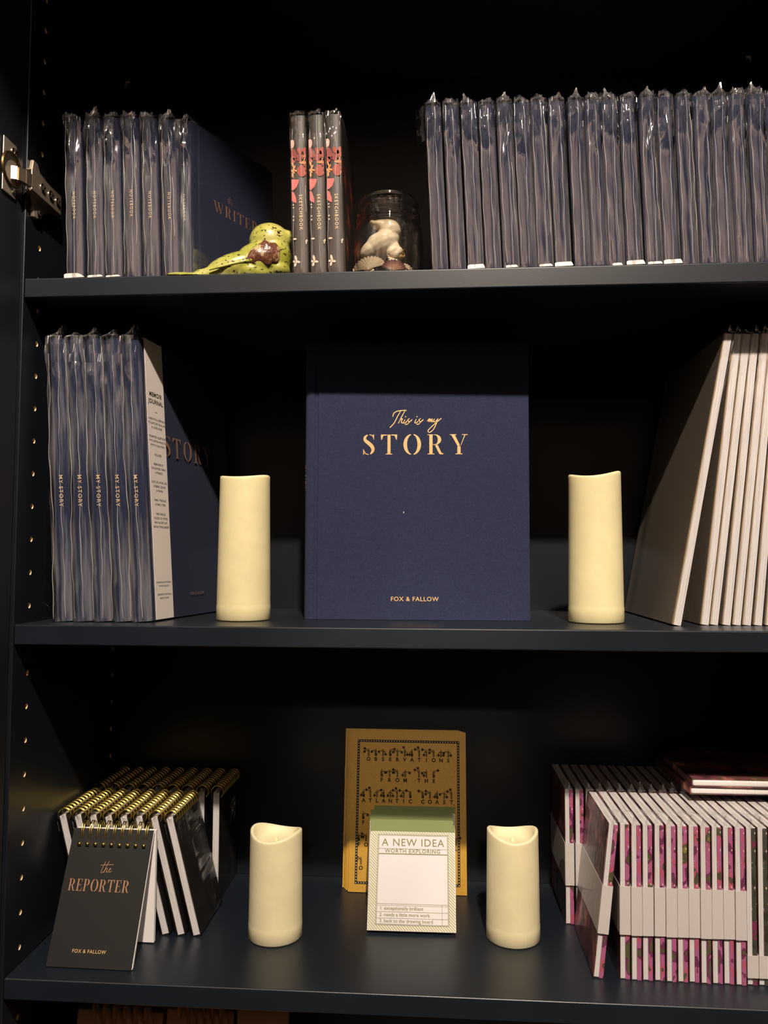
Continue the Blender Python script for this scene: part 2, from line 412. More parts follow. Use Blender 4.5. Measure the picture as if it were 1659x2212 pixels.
# stencil serif capitals, cap height 1
def cres(cx, cy, rx, ry, ix, iy, a0, a1, n=14):
    o = [(cx+rx*math.cos(a0+(a1-a0)*k/n), cy+ry*math.sin(a0+(a1-a0)*k/n)) for k in range(n+1)]
    i = [(cx+ix*math.cos(a0+(a1-a0)*k/n), cy+iy*math.sin(a0+(a1-a0)*k/n)) for k in range(n+1)]
    return [[o[k], o[k+1], i[k+1], i[k]] for k in range(n)]
def serif_stem(x, w=.15, s=.09):
    return [rect(x, .03, x+w, .97), rect(x-s, 0, x+w+s, .035), rect(x-s, .965, x+w+s, 1)]
def G(ch):
    if ch == 'S':
        p = []
        p += ribbon([(.54, .80, .02), (.47, .95, .035), (.33, 1.0, .04)], n=4); p += [[(.50, 1.0), (.56, 1.0), (.56, .76), (.53, .76)]]
        p += ribbon([(.24, .985, .05), (.11, .87, .12), (.12, .72, .15), (.28, .58, .18), (.44, .43, .18), (.51, .27, .16), (.47, .13, .12), (.38, .02, .05)], n=5)
        p += ribbon([(.29, .0, .04), (.14, .05, .04), (.05, .22, .02)], n=4); p += [[(.02, 0), (.07, 0), (.05, .26), (.02, .26)]]
        return p, .60
    if ch == 'T':
        L = [[(0, 1), (.30, 1), (.30, .955), (.13, .94), (.05, .74), (.02, .74)]]
        Rr = [[(.82-x, y) for x, y in L[0]]]
        return L+Rr+[rect(.335, .03, .485, 1), rect(.25, 0, .57, .04)], .82
    if ch == 'O':
        return cres(.43, .5, .42, .52, .24, .48, R(98), R(262))+cres(.47, .5, .42, .52, .24, .48, R(-82), R(82)), .90
    if ch in 'RP':
        p = serif_stem(.10, .16, .09)
        p += cres(.37, .735, .32, .265, .15, .235, R(-86), R(86)); p += [rect(.28, .965, .38, 1), rect(.28, .47, .38, .505)]
        if ch == 'R':
            p += [[(.38, .46), (.52, .47), (.70, .08), (.80, .035), (.80, 0), (.62, 0), (.55, .1)]]
            return p, .82
        return p, .74
    if ch == 'Y':
        return [[(.07, .965), (.25, .965), (.50, .45), (.40, .38)], rect(0, .965, .32, 1), [(.72, .965), (.77, .965), (.56, .46), (.52, .42)], rect(.60, .965, .88, 1),
                rect(.37, .03, .53, .40), rect(.28, 0, .62, .04)], .88
    if ch == 'E':
        return serif_stem(.10, .16, .09)+[rect(.29, .96, .64, 1), [(.64, 1), (.64, .74), (.61, .74), (.57, .965)], rect(.29, .485, .50, .525), rect(.49, .40, .515, .61),
                rect(.29, 0, .66, .04), [(.66, 0), (.68, .27), (.65, .27), (.59, .035)]], .70
    if ch == 'W':
        return [[(.06, .965), (.22, .965), (.42, .12), (.36, 0)], [(.40, .10), (.43, 0), (.62, .70), (.60, .80)], [(.52, .965), (.68, .965), (.88, .12), (.82, 0)], [(.86, .10), (.89, 0), (1.14, .965), (1.09, .965)],
                rect(-.02, .965, .30, 1), rect(.44, .965, .76, 1), rect(1.0, .965, 1.22, 1)], 1.2
    if ch == 'I':
        return serif_stem(.10, .16, .09), .36
    if ch == 'A':
        return [[(.02, 0), (.06, 0), (.36, .9), (.34, 1)], [(.36, 1), (.42, 1), (.78, 0), (.60, 0)], rect(.16, .3, .6, .34)], .80
    return [], .4
def serif(word, h, gap=.22):
    out = []; x = 0
    for ch in word:
        p, w = G(ch)
        out += [[((a+x)*h, b*h) for a, b in q] for q in p]; x += w+gap
    wd_ = (x-gap)*h
    return [[(a-wd_/2, b) for a, b in q] for q in out]
# sans text from the built-in font
_TX = {}
def text_mesh(body, size, spacing=1.0, bold=0.0, align='CENTER'):
    key = (body, size, spacing, bold, align)
    if key not in _TX:
        cu = bpy.data.curves.new('lettering', 'FONT'); cu.body = body; cu.size = size; cu.space_character = spacing; cu.offset = bold*size
        cu.align_x = align; cu.align_y = 'CENTER'; cu.resolution_u = 3
        o = bpy.data.objects.new('lettering', cu); COL.objects.link(o)
        dg = bpy.context.evaluated_depsgraph_get(); me = bpy.data.meshes.new_from_object(o.evaluated_get(dg))
        bpy.data.objects.remove(o); bpy.data.curves.remove(cu); _TX[key] = me
    return _TX[key]
def text(name, body, size, mat, parent, M, spacing=1.0, bold=0.0, align='CENTER', stretch=1.0):
    me = text_mesh(body, size, spacing, bold, align).copy(); me.materials.clear()
    o = obj(name, me, mat, parent)
    o.matrix_local = M @ Matrix.Diagonal((stretch, 1, 1, 1)); return o
def text_polys(body, size, spacing=1.0, bold=0.0, align='CENTER', off=(0, 0)):
    me = text_mesh(body, size, spacing, bold, align)
    return [[(me.vertices[i].co.x+off[0], me.vertices[i].co.y+off[1]) for i in p.vertices] for p in me.polygons]
FRONT = lambda x, y, z: frame((x, y, z), (1, 0, 0), (0, 0, 1))            # printed on a face that looks towards -y
DOWN = lambda x, y, z: frame((x, y, z), (0, 0, -1), (1, 0, 0))            # reads downwards on a spine
RIGHTF = lambda x, y, z: frame((x, y, z), (0, 1, 0), (0, 0, 1))           # printed on a face that looks towards +x
LEFTF = lambda x, y, z: frame((x, y, z), (0, -1, 0), (0, 0, 1))

# ------------------------------------------------------------------ room
S1, S2, S3 = 1.7423, 1.4144, 1.0957
S0, S4 = 2.098, .776
BACK, SIDE, TH = .2495, .768, .0187
def slab(name, *a, mat): return struct(obj(name, boxbm(*a), mat))
slab('floor', -2.4, 2.8, -5.3, .8, -.05, 0, mat=FLOORM)
slab('ceiling', -2.4, 2.8, -5.3, .8, CEIL, CEIL+.05, mat=CEILM)
slab('wall_back', -2.4, 2.8, .30, .36, 0, CEIL, mat=WALLM)
slab('wall_front', -2.4, 2.8, -5.3, -5.24, 0, CEIL, mat=DARKWALL)
slab('reflector_bulkhead_1', -2.39, 2.79, -2.45, -2.24, 2.20, CEIL-.001, mat=WALLM)  # unseen beige bulkhead, added as a reflector for the film wraps
slab('wall_left', -2.46, -2.4, -5.3, .36, 0, CEIL, mat=DARKWALL)
slab('wall_right', 2.8, 2.86, -5.3, .36, 0, CEIL, mat=DARKWALL)

# ------------------------------------------------------------------ bookcase
cab = thing('bookcase', 'tall navy black bookcase with drilled side panel and hinged door', 'bookcase', (0, 0, 0))
def side_panel():
    o = obj('side_panel', boxbm(-.018, 0, 0, .262, .0005, 2.4, bev=.0008), [CAB, CHIP], cab)
    cut = bmesh.new()
    zs = [2.0383-.032*k for k in range(-8, 34)]
    for yy in (.0271, .2254):
        for z in zs:
            if yy > .2 and not (1.17 < z < 1.40 or 2.0 < z): continue
            r = bmesh.ops.create_cone(cut, cap_ends=True, segments=14, radius1=.0026, radius2=.0026, depth=.024,
                                      matrix=Matrix.Translation((0, yy, z)) @ Matrix.Rotation(PI/2, 4, 'Y'))
    for f in cut.faces: f.material_index = 1
    c = obj('cutter', cut, [CAB, CHIP])
    md = o.modifiers.new('holes', 'BOOLEAN'); md.operation = 'DIFFERENCE'; md.object = c; md.solver = 'EXACT'
    dg = bpy.context.evaluated_depsgraph_get(); me = bpy.data.meshes.new_from_object(o.evaluated_get(dg))
    o.modifiers.clear(); o.data = me; bpy.data.objects.remove(c)
    return o
side_panel()
obj('side_panel', boxbm(SIDE, SIDE+.018, 0, .262, .0005, 2.4, bev=.0008), CAB, cab)
obj('back_panel', boxbm(0, SIDE, BACK, .2535, .0005, 2.4), CAB, cab)
obj('top_panel', boxbm(0, SIDE, 0, BACK, 2.382, 2.4), CAB, cab)
obj('plinth', boxbm(0, SIDE, .005, BACK, .0005, .08), CAB, cab)
door = obj('door', boxbm(-.0205, -.0025, -.395, -.0015, .06, 2.39, bev=.0015), DOORM, cab)
door.rotation_euler.z = R(-1.2)
hd = bmesh.new(); tube(hd, [(-.05, -.36, 1.1), (-.05, -.36, 1.3)], .006); tube(hd, [(-.02, -.36, 1.11), (-.05, -.36, 1.11)], .005); tube(hd, [(-.02, -.36, 1.29), (-.05, -.36, 1.29)], .005)
obj('handle', fixn(hd), STEEL, door, True)
# concealed hinge: cup plate on the door, arm and mounting plate on the side panel
HZ = 1.837
hinge = obj('hinge', boxbm(-.0025, -.0012, -.0385, -.0165, HZ-.0255, HZ+.0255, bev=.0006), STEEL, cab); hinge['label'] = 'nickel concealed hinge'
hb = bmesh.new(); rings = lathe(hb, [(.0165, .0), (.0160, .0022), (.0150, .0024), (.0140, -.002), (.0125, -.0035), (.001, -.0038)], 32)
bmesh.ops.transform(hb, matrix=Matrix.Translation((-.0012, -.0255, HZ-.001)) @ Matrix.Rotation(PI/2, 4, 'Y'), verts=hb.verts)
obj('hinge_cup', fixn(hb), simple('dark_cup', (.12, .075, .03), .35, metal=.9), hinge, True)
def screw_bm(c, ax, r=.0042):
    b = bmesh.new(); lathe(b, [(.0001, .0016), (r*.6, .0016), (r, .0006), (r, 0)], 20)
    box(b, -r*.65, r*.65, -.0005, .0005, .0014, .0021); box(b, -.0005, .0005, -r*.65, r*.65, .0014, .0021)
    rot = Matrix.Rotation(PI/2, 4, 'Y')
    bmesh.ops.transform(b, matrix=Matrix.Translation(c) @ rot @ Matrix.Rotation(.6, 4, 'Z'), verts=b.verts); return fixn(b)
for dz in (.0175, -.0185): obj('screw', screw_bm((-.0012, -.0215, HZ+dz), 0), SCREW, hinge)
ab = bmesh.new()
# knuckle that leaves the cup, then a channel-shaped arm running into the cabinet
kn = [Vector((-.001, -.0255, HZ-.004)), Vector((.004, -.0235, HZ-.004)), Vector((.0072, -.0170, HZ-.004)), Vector((.0085, -.0085, HZ-.004))]
for a, b in zip(kn, kn[1:]):
    d = (b-a); s = Vector((d.y, -d.x, 0)).normalized()*.0022; u = Vector((0, 0, .0062))
    vs = [ab.verts.new(p) for p in (a-s-u, a+s-u, a+s+u, a-s+u, b-s-u, b+s-u, b+s+u, b-s+u)]
    for q in ((0, 1, 2, 3), (7, 6, 5, 4), (0, 4, 5, 1), (1, 5, 6, 2), (2, 6, 7, 3), (3, 7, 4, 0)): ab.faces.new([vs[i] for i in q])
obj('hinge_knuckle', fixn(ab), simple('satin_nickel', (.72, .62, .48), .32, metal=1.0), hinge)
ab = bmesh.new()
box(ab, .0092, .0107, -.010, .048, HZ-.0125, HZ+.0075, .0006); box(ab, .0040, .0095, -.010, .048, HZ-.0135, HZ-.012, .0005); box(ab, .0040, .0095, -.010, .048, HZ+.007, HZ+.0085, .0005)
obj('hinge_arm', fixn(ab), simple('dark_nickel', (.42, .34, .26), .32, metal=.7), hinge)
for yy, rr in ((.010, .0045), (.026, .005), (.040, .0042)): obj('screw', screw_bm((.0107, yy, HZ-.002), 0, rr), SCREW, hinge)
mp = bmesh.new()
prof = [(.004, .024), (.012, .024), (.016, .016), (.030, .014), (.040, .014), (.040, -.014), (.030, -.015), (.026, -.022), (.014, -.031), (.008, -.031), (.006, -.024), (.010, -.016), (.003, -.010), (.001, .010)]
a = [mp.verts.new((.0004, y, HZ+z)) for y, z in prof]; b = [mp.verts.new((.0042, y, HZ+z)) for y, z in prof]
mp.faces.new(a); mp.faces.new(b[::-1])
for i in range(len(prof)): mp.faces.new((a[i], a[i-1], b[i-1], b[i]))
bmesh.ops.bevel(mp, geom=list(mp.edges), offset=.0007, segments=2, affect='EDGES')
obj('mounting_plate', fixn(mp), STEEL, hinge)
obj('screw', screw_bm((.0042, .0155, HZ-.024), 0, .0038), SCREW, hinge)
# shelf pins under the top shelf
for k, (x, sx, yy) in enumerate(((0, 1, .2254), (SIDE, -1, .2254), (0, 1, .0271), (SIDE, -1, .0271))):
    pb = bmesh.new(); tube(pb, [(x-sx*.006, yy, S0-TH-.0027), (x+sx*.006, yy, S0-TH-.0027)], .0024, 10); tube(pb, [(x+sx*.001, yy, S0-TH-.004), (x+sx*.002, yy, S0-TH-.004)], .004, 12)
    obj('shelf_pin', fixn(pb), STEEL, cab, True)
for z, lab in ((S0, 'topmost dark shelf, empty space under it, over the wrapped navy notebooks'), (S1, 'upper dark shelf carrying the wrapped notebooks, bird and glass jar'),
               (S2, 'middle dark shelf carrying the upright navy book and two tall candles'), (S3, 'lower dark shelf carrying notepads, ochre booklets and two short candles'),
               (S4, 'bottom shelf carrying the brown paper bags')):
    tag(obj('shelf', boxbm(.0006, SIDE-.0006, 0, BACK-.001, z-TH, z, bev=.0012, seg=3), SHELF), lab, 'shelf')

# ------------------------------------------------------------------ book builders
def cover_bm(t, d, h, b=.0022, bulge=.0008, groove=True):
    bm = bmesh.new()
    for s in (-1, 1):
        pr = [(t/2-b, .0022), (t/2-.0005, .0022), (t/2, .0038)]
        if groove: pr += [(t/2, .0070), (t/2-.0010, .0084), (t/2-.0010, .0104), (t/2, .0120)]
        pr += [(t/2, d-.0005), (t/2-.0005, d), (t/2-b, d)]
        prism(bm, [(s*x, y) for x, y in pr], 0, h)
    n = 10; out = []; inn = []
    for k in range(n+1):
        a = PI*k/n; c = math.cos(a); out.append((-t/2*c*.985, .0034-(.0034+bulge)*math.sin(a)**.6)); inn.append((-t/2*c*.9, .0042-(.0018+bulge)*math.sin(a)**.6))
    prism(bm, out+inn[::-1], 0, h)
    return fixn(bm)
def pages_bm(t, d, h, b=.0022): return boxbm(-t/2+b, t/2-b, .0035, d-.003, .003, h-.003)
def wrap_mesh(name, t, d, h, seed, mat, amp=.0007, peak=.010, crump=.0016, nx=26, low=.25, fold=0.0, split=.6, seam_glints=0, sw=.00018):
    rnd = random.Random(seed); o = .0009
    if fold: split = .46+.12*rnd.uniform(-1, 1)
    P = []   # x, y, nx, ny, on_front
    for k in range(nx+1):
        q = k/nx; yy = -.0022-(fold if q < split else fold*max(0, 1-(q-split)/(1-split)*1.15))
        P.append((-t/2-o*.4+(t+o*.8)*q, yy, 0, -1, 1))
    ys = [.002, .006, .014, .03, .06, d*.75, d]
    for y in ys: P.append((t/2+o*.5, y, 1, 0, 0))
    P += [(t/4, d+o, 0, 1, 0), (-t/4, d+o, 0, 1, 0)]
    for y in ys[::-1]: P.append((-t/2-o*.5, y, -1, 0, 0))
    n = len(P)
    zs = [0.0002, .002, .006]; nz = 26
    zs += [.012+(h-.012)*(k/nz)**.85 for k in range(1, nz+1)]
    ridges = [(rnd.uniform(-.45, .45)*t, rnd.uniform(.0006, .0016), rnd.uniform(.5, 1.3)*amp, rnd.uniform(0, 6), rnd.uniform(8, 30), rnd.uniform(0, .0012)) for _ in range(4)]
    wr = [(rnd.uniform(-.5, .5)*t, h*(1-rnd.random()**2*.25), rnd.uniform(-1.6, 1.6), rnd.uniform(.0012, .003), rnd.uniform(.5, 1.2)*crump) for _ in range(13)]
    lw = [(rnd.uniform(-.5, .5)*t, h*rnd.random()*.22, rnd.uniform(-2, 2), rnd.uniform(.001, .002), rnd.uniform(.2, .6)*amp*2*low*2) for _ in range(4)]
    ph0 = rnd.uniform(90, 150)
    bm = bmesh.new(); rows = []
    for z in zs:
        row = []
        for (x, y, ax, ay, fr) in P:
            dd = 0
            if fr:
                for (rx, w, a, ph, fq, dr) in ridges:
                    xx = rx+dr*math.sin(z*fq+ph); dd += a*math.exp(-((x-xx)/w)**2)*(.55+.45*math.sin(z*fq*1.7+ph*2))
                for (wx, wz, sl, w, a) in wr+lw:
                    q = (x-wx)*math.cos(sl)+(z-wz)*math.sin(sl)*.35; rr = math.hypot(x-wx, (z-wz)*.5)
                    dd += a*math.exp(-(q/w)**2)*math.exp(-(rr/(t*.7))**2)
                dd += rnd.uniform(-1, 1)*.00006 + (rnd.uniform(0, .0008) if z > h*.88 else 0) + .00022*math.sin(z*ph0+x*400) + (.00035 if z > h*.72 else .00012)*math.sin(z*ph0*4+x*250)*(.5+.5*math.sin(z*31+x*300+ph0))
            else:
                dd = rnd.uniform(0, .00025)*(2 if z > h*.85 else 1)
            row.append(bm.verts.new((x+ax*dd, y+ay*max(dd, -.0006), z)))
        rows.append(row)
    pk = [(rnd.uniform(0, .5)*d*.4, rnd.uniform(.3, 1)*peak, rnd.uniform(.004, .012)) for _ in range(3)]
    sk = rnd.uniform(-.3, .3)*t
    for (dz, sx) in ((.0018, .92), (.004, .55), (.007, .22), (.009, .10)):
        row = []
        for (x, y, ax, ay, fr) in P:
            yy = y+(0 if not fr else .0008*dz/.004)
            pz = sum(a*math.exp(-((yy-py)/w)**2) for py, a, w in pk)*(dz/.009)**2
            row.append(bm.verts.new((x*sx+sk*(dz/.009)+rnd.uniform(-.0009, .0009), yy+rnd.uniform(-.0006, .0006), h+dz*.45+pz*.9+rnd.uniform(-.0012, .0012)*(1 if dz > .003 else .5))))
        rows.append(row)
    for A, B in zip(rows, rows[1:]):
        for k in range(n): bm.faces.new((A[k], A[(k+1) % n], B[(k+1) % n], B[k]))
    fixn(bm)
    for q in range(seam_glints):
        x0 = (-.42, .10, .38, -.1)[q]*t+rnd.uniform(-.06, .06)*t; z0, z1 = (.003, h*rnd.uniform(.9, .99)) if q < 2 else sorted((rnd.uniform(.1, .9)*h, rnd.uniform(.5, 1)*h))
        wa, wf, wp = rnd.uniform(.0003, .0009)*(t/.015), rnd.uniform(18, 45), rnd.uniform(0, 6)
        pts = [(x0+wa*math.sin(z*wf+wp)+.0004*math.sin(z*160+wp), -.0024-fold-.0006*(.5+.5*math.sin(z*60+wp)), z) for z in [z0+(z1-z0)*j/40 for j in range(41)]]
        tube(bm, pts, [sw*(.5+.5*abs(math.sin(j*.21+wp))) for j in range(41)], 4, mi=1)
    me = bpy.data.meshes.new(name); bm.to_mesh(me); bm.free()
    me.polygons.foreach_set('use_smooth', [p.center.z < h*.9 for p in me.polygons]); me.materials.append(mat); me.materials.append(SEAM_GLINT)
    return me
def put(name, me, parent):
    o = bpy.data.objects.new(name, me); COL.objects.link(o); o.parent = parent; return o
def setwrap(root, me): child(root, 'plastic_wrap').data = me
ORD = ['first', 'second', 'third', 'fourth', 'fifth', 'sixth', 'seventh', 'eighth', 'ninth', 'tenth', 'eleventh', 'twelfth', 'thirteenth', 'fourteenth',
       'fifteenth', 'sixteenth', 'seventeenth', 'eighteenth', 'nineteenth', 'twentieth']
def foot(px0, px1, y, z, lean, t, back=0.0):
    """standing place of a thing whose foot spans two pixels on a shelf"""
    # py found by walking the shelf plane: project the shelf line at depth y
    lo, hi = 0.0, 3000.0
    def x_at(px):
        a, b = -1.0, 2.0
        for _ in range(60):
            mid = (a+b)/2; v = Vector((mid, y, z))-CAM; u = 829.5+F_PX*v.dot(RT)/v.dot(FW)
            if u < px: a = mid
            else: b = mid
        return (a+b)/2
    x0, x1 = x_at(px0), x_at(px1)
    return Vector(((x0+x1)/2, y, z+t/2*abs(math.sin(lean))+.0002))

# ------------------------------------------------------------------ upper shelf: wrapped navy notebooks
NT, ND, NH = .0141, .122, .158
wr_nb = [wrap_mesh('notebook_wrap', NT, ND, NH, 11+k, FILM, peak=.004+.0025*(k % 3), crump=.0022, fold=.0021, seam_glints=2+k % 2, sw=.00020) for k in range(8)]
def make_notebook(loc, lean, label, group, lettered, yaw=0.0):
    r = thing('notebook', label, 'notebook', loc, lean, yaw, 0, group)
    obj('cover', cover_bm(NT, ND, NH), NAVY2, r); obj('pages', pages_bm(NT, ND, NH), PAGES, r)
    put('plastic_wrap', wr_nb[0], r)
    if lettered: text('spine_lettering', 'NOTEBOOK', .0038, FOILS, r, DOWN(-.0008, -.00165, .072), 1.42, .008)
    return r
def sticker(root, w, hh, slant=0.0):
    pr = [(-w/2, .0), (w/2, 0), (w/2-.001-slant*.5, hh*.7), (w/2-slant-.002, hh), (-w/2+.002, hh), (-w/2, hh*.8)]
    bm = bmesh.new(); a = [bm.verts.new((x, -.0034, z+.0001)) for x, z in pr]; b = [bm.verts.new((x, -.0045, z+.0001)) for x, z in pr]
    n = len(pr); bm.faces.new(a); bm.faces.new(b[::-1])
    for i in range(n): bm.faces.new((a[i], b[i], b[i-1], a[i-1]))
    o = obj('sticker', fixn(bm), STICK, root); o['label'] = 'white sticker at the foot of the wrap'
left_nb = [(146, 184), (193, 226), (231, 266), (273, 305), (314, 345), (357, 386), (390, 415)]
GL = 'wrapped navy notebooks by the hinged side'
yl = .0165
spare = []
proto = None
for k, (a, b) in enumerate(left_nb):
    lean = R(-2.2); loc = foot(a, b, (.0062, .0062, .0065, .0075, .0095, .0130, .0160)[k], S1, lean, NT)
    lab = f'{ORD[k]} wrapped navy notebook from the hinge, gold NOTEBOOK on its spine'
    if k == 6: lab = 'wrapped navy notebook showing its front cover lettered WRITER behind the green bird'
    yaw = R(-1) if k < 6 else R(-28)
    if k == 6: loc.x += .0003
    if proto is None: proto = make_notebook(loc, lean, lab, GL, True); o = proto
    else: o = dup(proto, loc, lab, lean, yaw)
    setwrap(o, wr_nb[k % 8])
    if k == 3: child(o, 'spine_lettering').location.z += .001
    if k == 0: sticker_at = o
    if k == 6:
        e = bmesh.new()
        flat('title_lettering', serif('WRITER', .0115, .20), FOILC, o, RIGHTF(NT/2+.0002, ND*.52, .079))
        flat('title_lettering', [[(x*.0016, y*.0016) for x, y in q] for q in ribbon([(-2, 1), (0, 1.5), (2, 2.2)], .25)+ribbon([(-.3, 3.5), (-1, 1), (-1.4, -1), (-.6, -1.3)], .25)+ribbon([(.6, 3.4), (0, 1), (-.5, -1.2), (.4, .4), (.9, -.9), (1.6, -.8), (2.2, .1), (1.7, .5), (1.6, -.7), (2.6, -1)], .22)], FOILC, o, RIGHTF(NT/2+.0002, ND*.44, .097))
    spare.append(o)
sticker(spare[0], .020, .0042, .006); sticker(spare[1], .015, .0020); sticker(spare[2], .014, .0016)
GR = 'wrapped navy notebooks right of the jar'
px0 = [(85, 160), (167, 243), (250, 326), (330, 408), (412, 490), (493, 568), (572, 643), (651, 728), (741, 816), (820, 896), (900, 972), (977, 1060), (1072, 1142), (1148, 1230), (1238, 1314), (1320, 1399), (1403, 1478), (1482, 1566), (1572, 1650), (1654, 1735)]
proto_r = None; rnd = random.Random(5)
bot0, bot1 = 940, 1648   # feet of the first and the nineteenth
right = []
yl = .0055
for k, (a, b) in enumerate(px0):
    top_a, top_b = 880+a/2.1297, 880+b/2.1297
    ln = R(-2.6+1.4*k/19); lean = ln
    # top position measured, foot follows from the lean
    zt = S1+NH*.93
    p0 = at(top_a, 300, 'y', yl).x; p1 = at(top_b, 300, 'y', yl).x
    zc = at(top_a, 300, 'y', yl).z-S1
    x = (p0+p1)/2-math.sin(lean)*zc
    loc = Vector((x, yl+rnd.uniform(-.0004, .0012), S1+NT/2*abs(math.sin(lean))+.0002))
    lab = f'{ORD[k]} wrapped navy notebook rightwards from the glass jar, spine unlettered'
    if proto_r is None: proto_r = make_notebook(loc, lean, lab, GR, False); o = proto_r
    else: o = dup(proto_r, loc, lab, lean, R(rnd.uniform(-.35, .2)))
    setwrap(o, wr_nb[(k*3+1) % 8]); right.append(o)
for k, w in ((2, .016), (4, .011), (6, .012), (7, .0165), (10, .009), (11, .0165), (12, .013), (13, .0175)): sticker(right[k], min(w, .0165), .0022 if w < .014 else .0038)
# loose fold of film hanging left of the first one
fb = bmesh.new(); rows = []
for i in range(9):
    z = NH+.002-.034*i/8; rows.append([fb.verts.new((-NT/2-.001-.008*u, .001+.004*u+.0006*math.sin(i*1.7+u*4), z-.002*u*u)) for u in (0, .2, .45, .7, .9, 1.0)])
for A, B in zip(rows, rows[1:]):
    for k in range(5): fb.faces.new((A[k], A[k+1], B[k+1], B[k]))
obj('wrap_flap', fb, FILM, right[0], True)

# ------------------------------------------------------------------ floral sketchbooks
KT, KD, KH = .0150, .112, .153
wr_sk = [wrap_mesh('sketchbook_wrap', KT, KD, KH, 70+k, film_mat('sketch_wrap_film', .13, .45, .07, .12) if k == 0 else MATS['sketch_wrap_film'], amp=.0006, peak=.006, crump=.0022, seam_glints=3, sw=.0002) for k in range(3)]
def spine_art():
    polys = []; mi = []
    def add(p, i):
        p = clip(p, -KT/2+.0005, KT/2-.0005)
        if len(p) >= 3: polys.append(p); mi.append(i)
    def q(zx, zy): return ((zx-217)/175*KT, KH*(1-(zy-205)/1585))
    u = KT/175
    def el(zx, zy, rx, ry, rot, i): x, y = q(zx, zy); add(ell(x, y, rx*u, ry*u, rot), i)
    el(140, 505, 30, 62, -.25, 5)
    for (x, y, rx, ry, ro, i) in ((165, 600, 32, 75, .25, 1), (243, 585, 28, 62, .5, 0), (285, 590, 34, 60, -.1, 0), (232, 640, 40, 50, .9, 1), (252, 770, 54, 66, 0, 0), (300, 730, 26, 70, .2, 1), (155, 655, 26, 40, .1, 0)): el(x, y, rx, ry, ro, i)
    for (x, y, ro) in ((262, 672, .2), (280, 650, -.3), (288, 690, .9), (250, 690, 1.3), (150, 700, .3), (165, 735, -.5), (150, 770, .8), (178, 762, 1.2), (150, 805, 0)): el(x, y, 10, 32, ro, 2)
    x, y = q(130, 850); add([q(130, 850), q(218, 855), q(212, 885), q(190, 930), q(160, 955), q(130, 962)], 3)
    add([q(130, 965), q(160, 985), q(182, 1040), q(185, 1092), q(150, 1075), q(130, 1060)], 3)
    for (x, y) in ((150, 1105), (152, 1135), (150, 1222), (150, 1258)): el(x, y, 9, 7, .4, 4)
    el(160, 1447, 22, 10, 0, 4); el(296, 1468, 24, 11, .5, 4); el(285, 1490, 6, 16, 0, 4)
    for (x, y, rx, ry, ro) in ((168, 1640, 13, 34, .2), (190, 1675, 26, 13, -.2), (160, 1700, 12, 24, -.3), (148, 1670, 14, 12, 0)): el(x, y, rx, ry, ro, 4)
    return polys, mi
ART, ARTM = spine_art()
proto_k = None
for k, (a, b) in enumerate(((632, 668), (671, 707), (710, 744))):
    lean = R(-1.6); loc = foot(a, b, .0055, S1, lean, KT)
    lab = ['wrapped floral sketchbook next to the green bird', 'middle one of the three wrapped floral sketchbooks', 'wrapped floral sketchbook nearest the glass jar'][k]
    if proto_k is None:
        o = proto_k = thing('sketchbook', lab, 'sketchbook', loc, lean, 0, 0, 'floral sketchbooks on the upper shelf')
        obj('cover', cover_bm(KT, KD, KH, groove=False), SPINEBK, o); obj('pages', pages_bm(KT, KD, KH), PAGES, o)
        flat('printed_flowers', ART, [RED, RED2, ORANGE, PINK, CREAM, BLUSH], o, FRONT(0, -.00125, 0), ARTM)
        text('spine_lettering', 'SKETCHBOOK', .0044, FOILS, o, DOWN(.0012, -.0016, KH*(1-(1185-205)/1585)), 1.28, .004)
        cp = []; cm = []
        for (y0, z0, s) in ((.02, .10, .012), (.045, .07, .014), (.03, .035, .010), (.075, .11, .013)):
            for j in range(5): cp.append(ell(y0+s*.7*math.cos(j*1.257), z0+s*.7*math.sin(j*1.257), s*.55, s*.3, j*1.257)); cm.append(j % 2)
            cp.append(ell(y0, z0, s*.25, s*.25)); cm.append(2)
        flat('printed_flowers', cp, [RED, RED2, ORANGE], o, RIGHTF(KT/2+.0002, 0, 0), cm)
        put('plastic_wrap', wr_sk[0], o)
    else: o = dup(proto_k, loc, lab, lean)
    setwrap(o, wr_sk[k])

